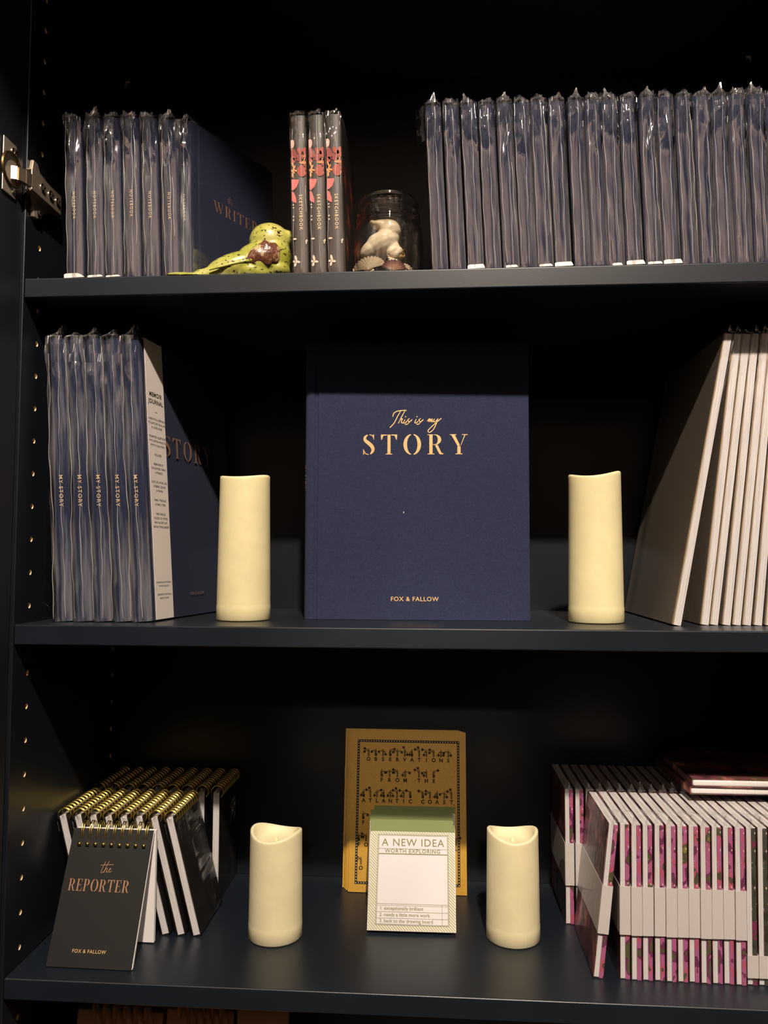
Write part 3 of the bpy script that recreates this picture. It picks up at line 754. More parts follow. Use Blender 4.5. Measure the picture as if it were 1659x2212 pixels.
# ------------------------------------------------------------------ green bird
def bird():
    r = thing('bird_figurine', 'green glazed ceramic bird with a speckled body and brown wing', 'figurine', (0, 0, 0))
    yb = lambda px: .0052+.0285*min(1.05, max(0, (px-430)/150))**1.2
    bx = lambda px, py: at(px-3, py, 'y', yb(px))
    bm = bmesh.new()
    def e(px, py, rx, ry, rz, rot=0):
        c = bx(px, py); bmesh.ops.create_icosphere(bm, subdivisions=4, radius=1, matrix=Matrix.Translation((c.x, yb(px), c.z)) @ Matrix.Rotation(.25, 4, 'Z') @ Matrix.Rotation(rot, 4, 'Y') @ Matrix.Diagonal((rx, ry, rz, 1)))
    e(586, 524, .0203, .019, .0185)                    # head
    e(594, 560, .0175, .0200, .024)                    # breast
    e(566, 568, .026, .021, .020, -.25)                 # body
    e(512, 576, .031, .015, .0130, -.36)               # back running to the tail
    e(472, 588, .029, .0085, .0075, -.40)
    e(540, 590, .030, .016, .011); e(484, 594, .028, .0085, .006)
    e(600, 588, .014, .018, .010)
    e(442, 595, .024, .0052, .0040, -.18); e(400, 594.0, .017, .0048, .0024, -.05)
    for s, (px, py) in enumerate(((622, 513), (629, 516))): e(px, py, (.010, .008)[s], (.008, .0035)[s], (.007, .0034)[s], .15)
    me = bpy.data.meshes.new('t'); bm.to_mesh(me); bm.free(); o = bpy.data.objects.new('t', me); COL.objects.link(o)
    md = o.modifiers.new('r', 'REMESH'); md.mode = 'VOXEL'; md.voxel_size = .0011
    sm = o.modifiers.new('s', 'SMOOTH'); sm.iterations = 10; sm.factor = .5
    dg = bpy.context.evaluated_depsgraph_get(); m2 = bpy.data.meshes.new_from_object(o.evaluated_get(dg)); bpy.data.objects.remove(o)
    for v in m2.vertices: v.co.z = max(v.co.z, S1+.0002)
    obj('body', m2, GLAZE, r, True)
    for side in (-1, 1):
        wb = bmesh.new(); c = bx(575, 563)
        bmesh.ops.create_icosphere(wb, subdivisions=4, radius=1)
        for v in wb.verts:
            x, y, z = v.co; k = 1 if x > 0 else 1.0+.5*(-x)
            v.co = Vector((x*.0145*k, y*.0065, z*(.0125-.004*max(0, -x))+.0012*math.sin(x*9)*(y < 0)))
        bmesh.ops.transform(wb, matrix=Matrix.Translation((c.x-side*.0050, yb(575)+side*.0165, c.z)) @ Matrix.Rotation(.30, 4, 'Z') @ Matrix.Rotation(-.35, 4, 'Y'), verts=wb.verts)
        obj('wing', wb, WINGM, r, True)
        lb = bmesh.new(); 
        pts = [(px, bx(px, py)) for px, py in ((550, 575), (530, 577), (505, 580), (470, 587), (452, 591))]
        tube(lb, [(p.x-side*.004, yb(q)+side*(.0168-.0020*i), p.z) for i, (q, p) in enumerate(pts)], [.0016, .0018, .0016, .0012, .0006], 10)
        obj('wing_tip', lb, GLAZE, r, True)
        pe = bx(588, 514); eb = bmesh.new(); bmesh.ops.create_icosphere(eb, subdivisions=2, radius=.0016, matrix=Matrix.Translation((pe.x+.006-side*.005, yb(588)+side*.0160, pe.z)))
        obj('eye', eb, GLAZE, r, True)
    pb = bmesh.new(); p = bx(629, 516)
    lathe(pb, [(.0028, 0), (.0024, .002), (.0012, .0045), (.0001, .006)], 16)
    bmesh.ops.transform(pb, matrix=Matrix.Translation((p.x-.001, yb(629), p.z)) @ Matrix.Rotation(PI/2+.1, 4, 'Y'), verts=pb.verts)
    obj('beak', pb, simple('pale_glaze', (.62, .55, .30), .3, coat=1), r, True)
bird()

# ------------------------------------------------------------------ glass jar with shells
JC = Vector((.3455, .0440, S1+.0004))
jar = thing('glass_jar', 'open clear glass jar holding seashells', 'jar', JC)
jp = [(.0001, .0006), (.026, .0006), (.031, .002), (.0338, .0065), (.0343, .012), (.0343, .0465), (.0338, .0515), (.0325, .0550), (.0308, .0575), (.0296, .0590), (.0292, .0605),
      (.0312, .0622), (.0315, .0638), (.0292, .0656), (.0288, .0672), (.0308, .0690), (.0310, .0704), (.0289, .0722), (.0287, .0770), (.0296, .0786), (.0299, .0806), (.0291, .0822),
      (.0275, .0822), (.0268, .0800), (.0266, .0640), (.0272, .0600), (.0298, .0560), (.0315, .051), (.0321, .045), (.0321, .012), (.031, .007), (.028, .0045), (.0001, .004)]
jb = bmesh.new(); lathe(jb, jp, 64); obj('jar_body', fixn(jb), GLASS, jar, True)
rb = bmesh.new(); lathe(rb, [(.0286, .0815), (.0290, .0825), (.0284, .0832), (.0273, .0831), (.0268, .0822), (.0276, .0813)], 64)
o = obj('jar_rim', fixn(rb), film_mat('rim_glass', .10, .7, .02, 0.0, (.95, .96, .93)), jar, True)
GS = 'shells inside the glass jar'
def scallop(label, loc, size, mat, rot, ribs=16, cup=.35):
    bm = bmesh.new(); rows = []; nr, na = 14, 64
    for i in range(nr+1):
        u = i/nr; row = []
        for k in range(na+1):
            th = R(-72)+R(144)*k/na; rr = u*(1.0-.10*abs(math.sin(th))**3)
            x = rr*math.sin(th); z = rr*math.cos(th)
            hgt = cup*(1-u**2)*.9*math.cos(th*.6)+.055*u*math.cos(th*ribs*2.2)+(.02 if k in (0, na) else 0)
            row.append((x*size, -hgt*size, z*size))
        rows.append(row)
    F = [[bm.verts.new(p) for p in r] for r in rows[1:]]; a0 = bm.verts.new(rows[0][0])
    for k in range(na): bm.faces.new((a0, F[0][k+1], F[0][k]))
    for A, B in zip(F, F[1:]):
        for k in range(na): bm.faces.new((A[k], A[k+1], B[k+1], B[k]))
    bmesh.ops.solidify(bm, geom=list(bm.faces), thickness=size*.05)
    for s in (-1, 1):
        box(bm, *(sorted((s*size*.02, s*size*.26))), -size*.1, size*.02, -size*.02, size*.13, size*.02)
    o = obj('seashell', fixn(bm), mat, None, True); o.location = loc; o.rotation_euler = rot
    return tag(o, label, 'seashell', GS)
def whelk(label, loc, size, mat, rot, seed=1, turns=4.2):
    """coiled whorls widening to a flared lip"""
    bm = bmesh.new(); rnd = random.Random(seed); rings = []; N = 110; seg = 20
    for i in range(N+1):
        t = i/N; a = t*turns*2*PI; s = .03+.42*t**1.7
        c = Vector((math.cos(a)*s*.62, math.sin(a)*s*.62, .95*(1-t)-.35*t))
        out = Vector((math.cos(a), math.sin(a), 0)); upv = Vector((0, 0, 1)); ring = []
        for k in range(seg):
            b = 2*PI*k/seg; bump = 1+.06*math.sin(a*5)*max(0, math.cos(b-.6))
            ring.append(bm.verts.new((c+out*math.cos(b)*s*bump+upv*math.sin(b)*s*1.12*bump)*size))
        rings.append(ring)
    for A, B in zip(rings, rings[1:]):
        for k in range(seg): bm.faces.new((A[k], A[(k+1) % seg], B[(k+1) % seg], B[k]))
    bm.faces.new(rings[0][::-1])
    o = obj('seashell', fixn(bm), mat, None, True); o.location = loc; o.rotation_euler = rot
    return tag(o, label, 'seashell', GS)
J = lambda px, py, y: at(px, py, 'y', y)
def conch(label):
    bm = bmesh.new()
    def e(px, py, y, rx, ry, rz, rot):
        c = J(px, py, y); bmesh.ops.create_icosphere(bm, subdivisions=4, radius=1, matrix=Matrix.Translation(c) @ Matrix.Rotation(rot, 4, 'Y') @ Matrix.Diagonal((rx, ry, rz, 1)))
    e(826, 525, .046, .0175, .0135, .0115, -.45); e(842, 498, .046, .0110, .0110, .0105, .2); e(822, 487, .045, .0095, .008, .0050, .1); e(808, 483, .043, .0045, .004, .0026, .5)
    e(800, 540, .046, .0110, .0100, .0080, -.7); e(848, 540, .044, .0070, .006, .0085, .5); e(858, 545, .043, .0040, .004, .0060, .9)
    me = bpy.data.meshes.new('t'); bm.to_mesh(me); bm.free(); o = bpy.data.objects.new('t', me); COL.objects.link(o)
    md = o.modifiers.new('r', 'REMESH'); md.mode = 'VOXEL'; md.voxel_size = .0009
    sm = o.modifiers.new('s', 'SMOOTH'); sm.iterations = 5; sm.factor = .5
    dg = bpy.context.evaluated_depsgraph_get(); m2 = bpy.data.meshes.new_from_object(o.evaluated_get(dg)); bpy.data.objects.remove(o)
    for v in m2.vertices:
        p = v.co; v.co += v.normal*(.0003*math.sin(p.x*420+p.z*300+2*math.sin(p.z*160))+.00012*math.sin(p.z*1100-p.x*500))
    return tag(obj('seashell', m2, SH_CREAM, None, True), label, 'seashell', GS)
conch('large cream whelk shell lying on top of the others in the jar')
scallop('pale ribbed scallop leaning at the left front inside the jar', J(798, 588, .0315), .0188, SH_PALE, (R(-18), R(-8), R(-6)), 15, .30)
scallop('purple scallop at the right front inside the jar', J(850, 587, .0235), .0138, SH_PURPLE, (R(-15), R(6), R(4)), 13, .25)
whelk('small grey white whelk behind the purple scallop', J(846, 566, .040), .0095, SH_PALE, (R(20), R(-30), 0), 5)
whelk('amber snail shell at the right under the large whelk', J(866, 548, .055), .0080, SH_AMBER, (R(70), R(-20), R(40)), 7, 3)
scallop('small cream clam at the far right edge in the jar', J(880, 586, .036), .0090, SH_CREAM, (R(-20), R(12), R(35)), 9, .35)

# ------------------------------------------------------------------ middle shelf: MY STORY journals
BT, BD, BH = .0198, .196, .2795
wr_ms = [wrap_mesh('journal_wrap', BT*.92, BD, BH, 140+k, FILM_J, amp=.0011, peak=.010, crump=.0024, nx=30, low=.6, fold=.0022, seam_glints=2, sw=.00034) for k in range(4)]
ms_bot = [(123, 162), (166, 203), (207, 245), (249, 288), (291, 328)]
proto_m = None
for k, (a, b) in enumerate(ms_bot):
    lean = R(-3.1)+R(-.24)*k; loc = foot(a, b, .034, S2, lean, BT); loc.x -= .001
    lab = ['navy MY STORY journal nearest the drilled side, its film hanging loose', 'second navy MY STORY journal from the drilled side panel', 'middle navy MY STORY journal of the leaning five', 'fourth navy MY STORY journal from the drilled side panel',
           'navy MY STORY journal wearing the white memoir band, beside the tall candle'][k]
    if proto_m is None:
        o = proto_m = thing('memoir_journal', lab, 'journal', loc, lean, 0, 0, 'leaning navy journals on the middle shelf')
        obj('cover', cover_bm(BT*.90, BD, BH, bulge=.0006), NAVY, o); obj('pages', pages_bm(BT*.90, BD, BH), PAGES, o)
        text('spine_lettering', 'MY STORY', .0056, FOILS, o, DOWN(0, -.0015, .127), 1.24, .003)
        put('plastic_wrap', wr_ms[0], o)
    else:
        o = dup(proto_m, loc, lab, lean, R(-1.2)*k if k < 4 else R(-9)); setwrap(o, wr_ms[(k) % 4])
    last_ms = o
# memoir band round the fifth journal
T2 = BT*.90/2
bb = bmesh.new(); box(bb, T2+.0011, T2+.0016, .0085, .043, .0005, BH+.0005); box(bb, -T2-.0012, T2+.0016, .0085, .043, BH+.0002, BH+.0007)
bd = obj('memoir_band', fixn(bb), simple('band_paper', (.66, .60, .56), .7, spec=.25, bump=(90, .1, .002)), last_ms); bd['label'] = 'white paper band printed with memoir journal text'
BX = T2+.00175
def bandtext(lines, z, size, step, sp=1.05, bold=.01, mat=INK):
    ps = []
    for i, s in enumerate(lines): ps += text_polys(s, size, sp, bold, 'CENTER', (0, -i*step))
    flat('band_lettering', ps, mat, bd, RIGHTF(BX, .0258, z))
bandtext(['MEMOIR', 'JOURNAL'], .2250, .0062, .0072, 1.1, .03)
flat('band_lettering', [rect(-.0022, -.0002, .0022, .0002)], INK, bd, RIGHTF(BX, .0258, .2075))
zz = .2000
for grp in (['A BEAUTIFUL KEEPSAKE', 'TO CAPTURE YOUR LIFE', '& LOVED ONES'], ['PROMPTED QUESTIONS', 'WITH EXTRA SPACE TO', 'WRITE YOUR STORY'], ['INCLUDES:'], ['MEMORIES OF', 'CHILDHOOD, FAMILY', '& FRIENDS'],
            ['LOVE LIFE, WORK LIFE,', 'HOBBIES, LEISURE', '& TRAVEL'], ['FAMILY PROFILES', '& FAMILY TREE'], ['TIME CAPSULE,', 'PLACES I\'VE VISITED', 'MAP, BUCKET LIST,', 'REFLECTIONS & MORE']):
    bandtext(grp, zz, .0029, .0043, 1.05, .012, GREY_INK); zz -= .0043*len(grp)+.0052
bandtext(['FOXANDFALLOW.COM.AU', '© FOX & FALLOW'], .0365, .0023, .0036, 1.05, .01, GREY_INK)
bandtext(['DESIGNED IN AUSTRALIA', 'MADE IN CHINA'], .0245, .0023, .0036, 1.05, .01, GREY_INK)
flat('title_lettering', serif('STORY', .021, .28), FOILC, last_ms, RIGHTF(T2+.0014, .094, .166))
text('imprint_lettering', 'FOX & FALLOW', .0042, FOILC, last_ms, RIGHTF(T2+.0014, .098, .0225), 1.08, .01)
# loose film hanging by the panel
lf = bmesh.new(); rows = []
ed = [(76, 735), (76, 800), (73, 900), (72, 1000), (76, 1080), (98, 1150), (95, 1200), (97, 1250), (92, 1290), (106, 1312)]
ed = smoothp(ed, 4)
for px, py in ed:
    p = at(px, py, 'y', .060); base = loc0 = None
    rows.append([lf.verts.new((p.x+.022*u, .060-.010*u*(1-u)*2+.0008*math.sin(py*.07+u*5), p.z)) for u in (0, .08, .3, .6, .85, 1.0)])
for A, B in zip(rows, rows[1:]):
    for k in range(5): lf.faces.new((A[k], A[k+1], B[k+1], B[k]))
o = obj('loose_film', lf, film_mat('slack_film', .035, .5, .08, .2), None, True)
pm = proto_m
bpy.context.view_layer.update()
o.parent = pm; o.matrix_parent_inverse = pm.matrix_world.inverted()
te = bmesh.new(); tube(te, [at(px, py, 'y', .060) for px, py in ed], .00022, 5)
o = obj('film_edge', fixn(te), film_mat('film_edge', .35, .5, .1, 0), None, True); o.parent = pm; o.matrix_parent_inverse = pm.matrix_world.inverted()

# ------------------------------------------------------------------ the upright book
CT, CW, CH = .027, .2265, .2840
cb = foot(661, 1143, .0860, S2, 0, 0); cb.y = .0860+CT/2
book = thing('story_book', 'large navy clothbound book titled This is my STORY standing face out', 'book', (cb.x-.2265/2+.0005, cb.y, S2+.0003), 0, R(-90)+R(1.2))
obj('cover', cover_bm(CT, CW, CH, b=.0028, bulge=.0030), NAVY, book); obj('pages', pages_bm(CT, CW, CH, .0028), PAGES, book)
CX = CT/2+.0002; u = CW/482/3.19                       # metres per unit of the enlarged cover
def cv(x, y): return ((x-865)*u, (715-y)*u)
hand = [[(683, 517), (688, 495), (705, 480), (735, 473), (778, 471)], [(738, 476), (715, 515), (692, 560), (662, 592)], [(768, 474), (745, 515), (722, 562)], [(724, 556), (738, 534), (750, 530), (742, 552), (752, 560), (764, 545)],
        [(768, 534), (758, 556), (768, 560), (782, 546)], [(800, 528), (786, 540), (795, 552), (786, 567), (768, 570)], [(786, 567), (800, 552), (818, 536)],
        [(846, 532), (836, 556), (846, 560), (858, 548)], [(878, 528), (863, 540), (873, 552), (864, 567), (848, 570)], [(864, 567), (878, 552), (896, 536)],
        [(922, 548), (938, 530), (931, 552), (947, 532), (942, 552), (958, 532), (953, 553), (966, 546)], [(973, 530), (966, 550), (980, 550), (998, 529)], [(998, 529), (985, 565), (965, 605), (940, 626), (927, 616), (945, 594), (980, 562), (1020, 528)]]
ps = []
for st in hand: ps += ribbon([(*cv(x, y), 6.2*u if i else 4*u) for i, (x, y) in enumerate(st)], n=5)
ps += [ell(*cv(772, 516), 4*u, 4*u), ell(*cv(851, 516), 4*u, 4*u)]
OY = CW*.5+.0012
zt = .1775
flat('title_lettering', ps, FOIL, book, RIGHTF(CX, OY+.0005, zt))
flat('title_lettering', serif('STORY', .0205, .30), FOIL, book, RIGHTF(CX, OY-.0035, zt-.0095))
text('imprint_lettering', 'FOX & FALLOW', .0062, FOIL, book, RIGHTF(CX, OY-.004, .0208), 1.12, .012)
a = R(38)
text('spine_lettering', 'MY STORY', .0050, FOILC, book, frame((CT/2-.0030, -.0010, .144), (0, 0, -1), (math.sin(a), math.cos(a), 0)), 1.2, .01)
obj('lint', boxbm(CX, CX+.0003, .099, .0998, .108, .1095), PAPER, book)

# ------------------------------------------------------------------ candles
def candle(label, px0, px1, y, z, h, r0, r1, mat, amp, ph, dep=.010, skew=0.0):
    c = foot(px0, px1, y, z, 0, 0)
    r = thing('pillar_candle', label, 'candle', (c.x, y, z+.0003), 0, 0, 0, 'flameless ivory candles')
    bm = bmesh.new()
    prof = [(r0*.9, 0), (r0-.0006, .0003), (r0, .001), (r0, .014), (r0-.0002, .0155)]
    n = 14
    for k in range(n+1): t = k/n; prof.append((r0-.0002+(r1-r0)*t, .0165+(h-.0195)*t))
    nb = len(prof)
    prof += [(r1-.0003, h-.0012), (r1-.0012, h-.0002), (r1-.0024, h), (r1-.0036, h-.0008), (r1-.0050, h-.0035), (r1-.0068, h-dep*.8), (r1*.55, h-dep), (r1*.2, h-dep*1.02), (.0002, h-dep*1.02)]
    def zf(j, ang, zz):
        k = max(0, (zz-h*.55)/(h*.45))
        wv = amp*(math.cos(2*ang+ph)-1)*.5*2+skew*math.cos(ang)
        if j >= nb+5: return zz-amp*.9
        return zz+wv*min(1, k)**1.2
    lathe(bm, prof, 72, zf=zf)
    obj('wax_body', fixn(bm), mat, r, True)
    wb = bmesh.new(); lathe(wb, [(.0022, h-dep-amp*1.2), (.0020, h-dep+.0012-amp), (.0012, h-dep+.0030-amp), (.0001, h-dep+.0038-amp)], 16)
    obj('led_wick', fixn(wb), WAX, r, True)
    return r
candle('tall ivory candle beside the leaning navy journals', 469, 583, .076, S2, .1455, .0270, .0253, WAX, .0014, 0, skew=.0004)
candle('tall ivory candle beside the leaning white pads', 1229, 1347, .083, S2, .1475, .0268, .0256, WAX, .0022, .5, skew=.0012)
candle('short ivory candle beside the black notepads', 536, 653.5, .100, S3, .1065, .0272, .0264, WAX2, .0034, .45, skew=-.0004)
candle('short ivory candle beside the pink floral notebooks', 1050, 1167, .114, S3, .1075, .0270, .0260, WAX2, .0036, -.15, skew=.0)

# ------------------------------------------------------------------ wrapped white pads leaning at the right
PT, PD, PH = .0078, .190, .2800
wr_pp = [wrap_mesh('pad_wrap', PT, PD, PH, 240+k, FILM_T, amp=.0008, peak=.006, crump=.0022, nx=18, low=.9, seam_glints=1, sw=.00015) for k in range(3)]
pads = [((1452, 1471), .045, 10.9), ((1512, 1531), .056, 7.5), ((1532, 1551), .056, 7.5), ((1559, 1578), .056, 6.8), ((1581, 1600), .056, 6.8), ((1603, 1622), .056, 6.4), ((1627, 1646), .056, 6.1), ((1652, 1671), .056, 5.8), ((1676, 1695), .056, 5.6)]
proto_p = None
for k, ((a, b), y, ln) in enumerate(pads):
    lean = R(ln); loc = foot(a, b, y, S2, lean, PT)
    lab = 'wrapped pad with a grey glare-toned front, tilted most, nearest the tall candle' if k == 0 else f'{ORD[k]} wrapped white pad counting away from the tall candle'
    if proto_p is None:
        o = proto_p = thing('paper_pad', lab, 'pad', loc, lean, 0, 0, 'wrapped white pads leaning right')
        obj('pages', boxbm(-PT/2+.0012, PT/2, 0, PD, 0, PH), PAGES, o)
        obj('backing_board', boxbm(-PT/2+.0004, -PT/2+.0012, 0, PD, 0, PH), KEDGE, o)
        obj('cover', boxbm(-PT/2, -PT/2+.0004, .0002, PD, 0, PH), simple('glare_toned_cover', (.25, .205, .16), .35, spec=.5), o)  # grey-brown tone stands in for glare on the film
        put('plastic_wrap', wr_pp[0], o)
    else:
        o = dup(proto_p, loc, lab, lean); setwrap(o, wr_pp[k % 3])

# ------------------------------------------------------------------ black twin-wire notepads
def loop_pts(r, y, ry=1.0, a0=0, a1=2*PI, n=18): return [(r*math.cos(a0+(a1-a0)*k/n), y, r*ry*math.sin(a0+(a1-a0)*k/n)) for k in range(n)]
RT_, RD, RH = .0086, .0785, .1195
def coil_bm(depth, pitch, r, wire=.00055, dbl=.0013):
    bm = bmesh.new(); n = int(depth/pitch); off = (depth-(n-1)*pitch)/2
    for k in range(n):
        for d in (-dbl/2, dbl/2): tube(bm, loop_pts(r, off+k*pitch+d), wire, 6, True)
    return fixn(bm)
wr_rp = [wrap_mesh('notepad_wrap', RT_, RD, RH-.004, 330+k, FILM_P, amp=.0004, peak=.003, crump=.0008, nx=16) for k in range(3)]
def make_pad(loc, lean, label, group):
    r = thing('reporter_notepad', label, 'notepad', loc, lean, 0, 0, group)
    obj('pages', boxbm(-RT_/2+.0008, RT_/2-.0008, .0008, RD-.0008, .0005, RH-.001), PAGES, r)
    for s in (-1, 1): obj('cover', boxbm(*sorted((s*(RT_/2-.0008), s*RT_/2)), 0, RD, 0, RH, bev=.0002), BLACKC, r)
    o = obj('wire_binding', coil_bm(RD, .0070, .0068, .0007, .0018), BRASS, r, True); o.location = (0, 0, RH-.001)
    put('plastic_wrap', wr_rp[0], r)
    return r
FRW, BKW = 'wrapped black notepads in the front row', 'wrapped black notepads in the back row'
proto_n = None
for k in range(8):
    lean = R(-14.8) if k > 4 else R(-14.8)
    xt = .0082+.01605*k; xb = xt+RH*math.sin(-lean)
    loc = Vector((xb, .0895, S3+RT_/2*abs(math.sin(lean))+.0002))
    lab = f'{ORD[k]} wrapped spiral notepad of the front row from the side panel'
    if proto_n is None: o = proto_n = make_pad(loc, lean, lab, FRW)
    else: o = dup(proto_n, loc, lab, lean)
    setwrap(o, wr_rp[k % 3])
for k in range(9):
    xt = .0100+.0170*k; lean = R(-6+6*min(1, k/7.0)); xb = xt+RH*math.sin(-lean)
    lab = f'{ORD[k]} wrapped spiral notepad of the rear row from the side panel'
    o = dup(proto_n, Vector((xb, .1700, S3+RT_/2*abs(math.sin(lean))+.0002)), lab, lean, 0); o['group'] = BKW
    setwrap(o, wr_rp[(k+1) % 3])
# the open one standing like a tent
tb, tt = .0205, .070; tl = math.atan2(tt-tb, .1100); TL = math.hypot(tt-tb, .1100); TW = .0822
ten = thing('reporter_notepad', 'black notepad standing open like a tent, gold REPORTER on its cover', 'notepad', (.0695, .0, S3+.0008), 0, R(-1.2), 0, 'black spiral notepads')
def leg(y0, y1, z1, th, x0, x1):
    """a sheet block from the foot (y0, 0) up to the ring (y1, z1)"""
    bm = bmesh.new(); d = Vector((0, y1-y0, z1)); n = Vector((0, d.z, -d.y)).normalized()*th
    q = [Vector((0, y0, .0003)), Vector((0, y1, z1))]
    vs = [bm.verts.new((x, p.y, p.z)) for x in (x0, x1) for p in (q[0], q[1], q[1]+n, q[0]+n)]
    for f in ((0, 1, 2, 3), (7, 6, 5, 4), (0, 4, 5, 1), (1, 5, 6, 2), (2, 6, 7, 3), (3, 7, 4, 0)): bm.faces.new([vs[i] for i in f])
    return fixn(bm)
obj('cover', leg(tb, tt, .110, .0009, -TW/2, TW/2), BLACKC, ten)
o = obj('cover', leg(.0795, tt+.0085, .108, .0009, -TW/2, TW/2), BLACKC, ten)
for (a, b, th, z1, e) in ((tb+.0016, tt+.0005, .0013, .1095, .0012), (tb+.0042, tt+.0015, .0006, .1095, .0014), (.0735, tt+.0045, .0040, .1085, .0010)):
    obj('pages', leg(a, b, z1, th, -TW/2+.001, TW/2-e+.0016), PAPER, ten)
wb = bmesh.new()
for k in range(9):
    x = -TW/2+.0095+k*(TW-.0165)/8
    for d in (-.0010, .0010):
        tube(wb, [(x+d, tt-.0045+.0009, .0985), (x+d, tt-.0032-.0004, .1010), (x+d, tt-.0025, .1060), (x+d, tt+.0005, .1130), (x+d, tt+.005, .1163), (x+d, tt+.0095, .1135), (x+d, tt+.0105, .1080), (x+d, tt+.0096, .1020)], .00055, 6)
obj('wire_binding', fixn(wb), BRASS, ten, True)
hb = bmesh.new()
for k in range(9):
    x = -TW/2+.0095+k*(TW-.0165)/8
    tube(hb, [(x-.0014, tt-.0075, .0975), (x+.0014, tt-.0075, .0975)], .0018, 10)
obj('wire_end', fixn(hb), BRASS, ten, True)
sl = Vector((0, tt-tb, .110)).normalized()
def tfr(x, s, off=.0004): 
    nn = Vector((0, -sl.z, sl.y)); o_ = Vector((x, tb, .0003))+sl*s+nn*off; return frame(o_, (1, 0, 0), sl)
flat('title_lettering', [[(x*.80, y) for x, y in q] for q in serif('REPORTER', .0105, .13)], FOILC, ten, tfr(-.0045, .0640))
pen = [[(-4, 2.6), (-1, 2.9), (5, 3.3)], [(-1, 5), (-2.2, 1.5), (-3, -1.8), (-2, -2), (-.5, -.6)], [(1.6, 5.5), (0, 1.5), (-1, -2), (.2, .6), (1.1, .6), (.7, -1.6), (1.6, -1.5), (2.6, -.2)], [(2.6, -.4), (3.6, .5), (3.1, .9), (2.4, -.6), (3, -1.7), (4.6, -.8)]]
ps = []
for st in pen: ps += ribbon([(x*.0014, y*.0014) for x, y in st], .0005, 5)
flat('title_lettering', ps, FOILC, ten, tfr(-.0005, .0835))
text('imprint_lettering', 'FOX & FALLOW', .0042, FOIL, ten, tfr(-.002, .0135), 1.12, .01)

# ------------------------------------------------------------------ ochre booklets
GW, GH, GT = .1355, .1775, .0022
SEM = {'O': (3, 2), 'B': (2, 0), 'S': (2, 7), 'E': (0, 5), 'R': (2, 6), 'V': (4, 7), 'A': (1, 0), 'T': (3, 4), 'I': (3, 1), 'N': (1, 7), 'F': (0, 6), 'M': (1, 6), 'H': (2, 1), 'L': (1, 5), 'C': (3, 0)}
ANG = [(-.12, -1), (-.72, -.70), (-1, .0), (-.72, .72), (0, 1), (.72, .72), (1, 0), (.72, -.70)]
def signaller(ch, cx, y0, s):
    body = []; flags = []
    body += [[(cx-.13*s, y0), (cx+.13*s, y0), (cx+.11*s, y0+.5*s), (cx+.14*s, y0+.86*s), (cx-.14*s, y0+.86*s), (cx-.11*s, y0+.5*s)], ell(cx, y0+.98*s, .085*s, .095*s, 0, 10)]
    for i, p in enumerate(SEM[ch]):
        dx, dy = ANG[p]; sx, sy = cx+(.1*s if dx > 0 else -.1*s if dx < 0 else 0), y0+.78*s
        ex, ey = sx+dx*.36*s, sy+dy*.36*s; body += ribbon([(sx, sy), (ex, ey)], .13*s, 0)
        nx, ny = -dy, dx
        if nx*1+ny*0 > 0 and dx == 0: nx, ny = -nx, -ny
        sg = .34*s; e2 = (ex+dx*sg, ey+dy*sg)
        if ny > .1 or (abs(ny) <= .1 and nx > 0 and dy > 0): nx, ny = -nx, -ny
        flags.append([(ex, ey), e2, (e2[0]+nx*sg, e2[1]+ny*sg), (ex+nx*sg, ey+ny*sg)])
    return body, flags
def gold_print(parent, M):
    body, inkp = [], []
    x0, x1, y0, y1 = -GW/2+.0075, GW/2-.0075, .0085, GH-.0100; bw = .0028
    inkp += [rect(x0, y0, x1, y0+bw), rect(x0, y1-bw, x1, y1), rect(x0, y0+bw, x0+bw, y1-bw), rect(x1-bw, y0+bw, x1, y1-bw)]
    dots = []
    n = 40
    for k in range(n):
        x = x0+bw/2+(x1-x0-bw)*k/(n-1)
        for y in (y0+bw/2, y1-bw/2): dots.append(ell(x, y, .00055, .00055, 0, 8))
    n = 52
    for k in range(1, n-1):
        y = y0+bw/2+(y1-y0-bw)*k/(n-1)
        for x in (x0+bw/2, x1-bw/2): dots.append(ell(x, y, .00055, .00055, 0, 8))
    def line(s, xa, xb, zt):
        n = len(s)
        for i, ch in enumerate(s):
            x = xa+(xb-xa)*(i/(n-1) if n > 1 else 0)
            if ch == ' ': continue
            inkp.extend(text_polys(ch, .0058, 1, .045, 'CENTER', (x, zt)))
            if ch in SEM:
                b, f = signaller(ch, x, zt+.0036, .0080); body.extend(b); inkp.extend(f)
    q = lambda zx: (zx-785)/1370*GW
    zl = lambda zy: GH*(1-(zy-130)/1915)
    line('OBSERVATIONS', q(312), q(1262), zl(478)); line('FROM', q(472), q(752), zl(728)); line('THE', q(915), q(1090), zl(728))
    line('ATLANTIC', q(262), q(815), zl(978)); line('COAST', q(962), q(1298), zl(978)); inkp.append(ell(q(1328), zl(1005), .0006, .0006, 0, 8))
    line('F', q(262), 0, zl(1240)); line('FO', q(215), q(300), zl(1500)); line('O', q(245), 0, zl(1770)); line('L', q(1345), 0, zl(1520))
    flat('border_print', inkp, INK, parent, M); flat('border_print', dots, CREAM, parent, frame(M.to_translation()+Vector((0, -.00012, 0)), (1, 0, 0), (0, 0, 1)))
    flat('figure_print', body, simple('umber_ink', (.13, .085, .02), .7, spec=.2), parent, M)
proto_g = None
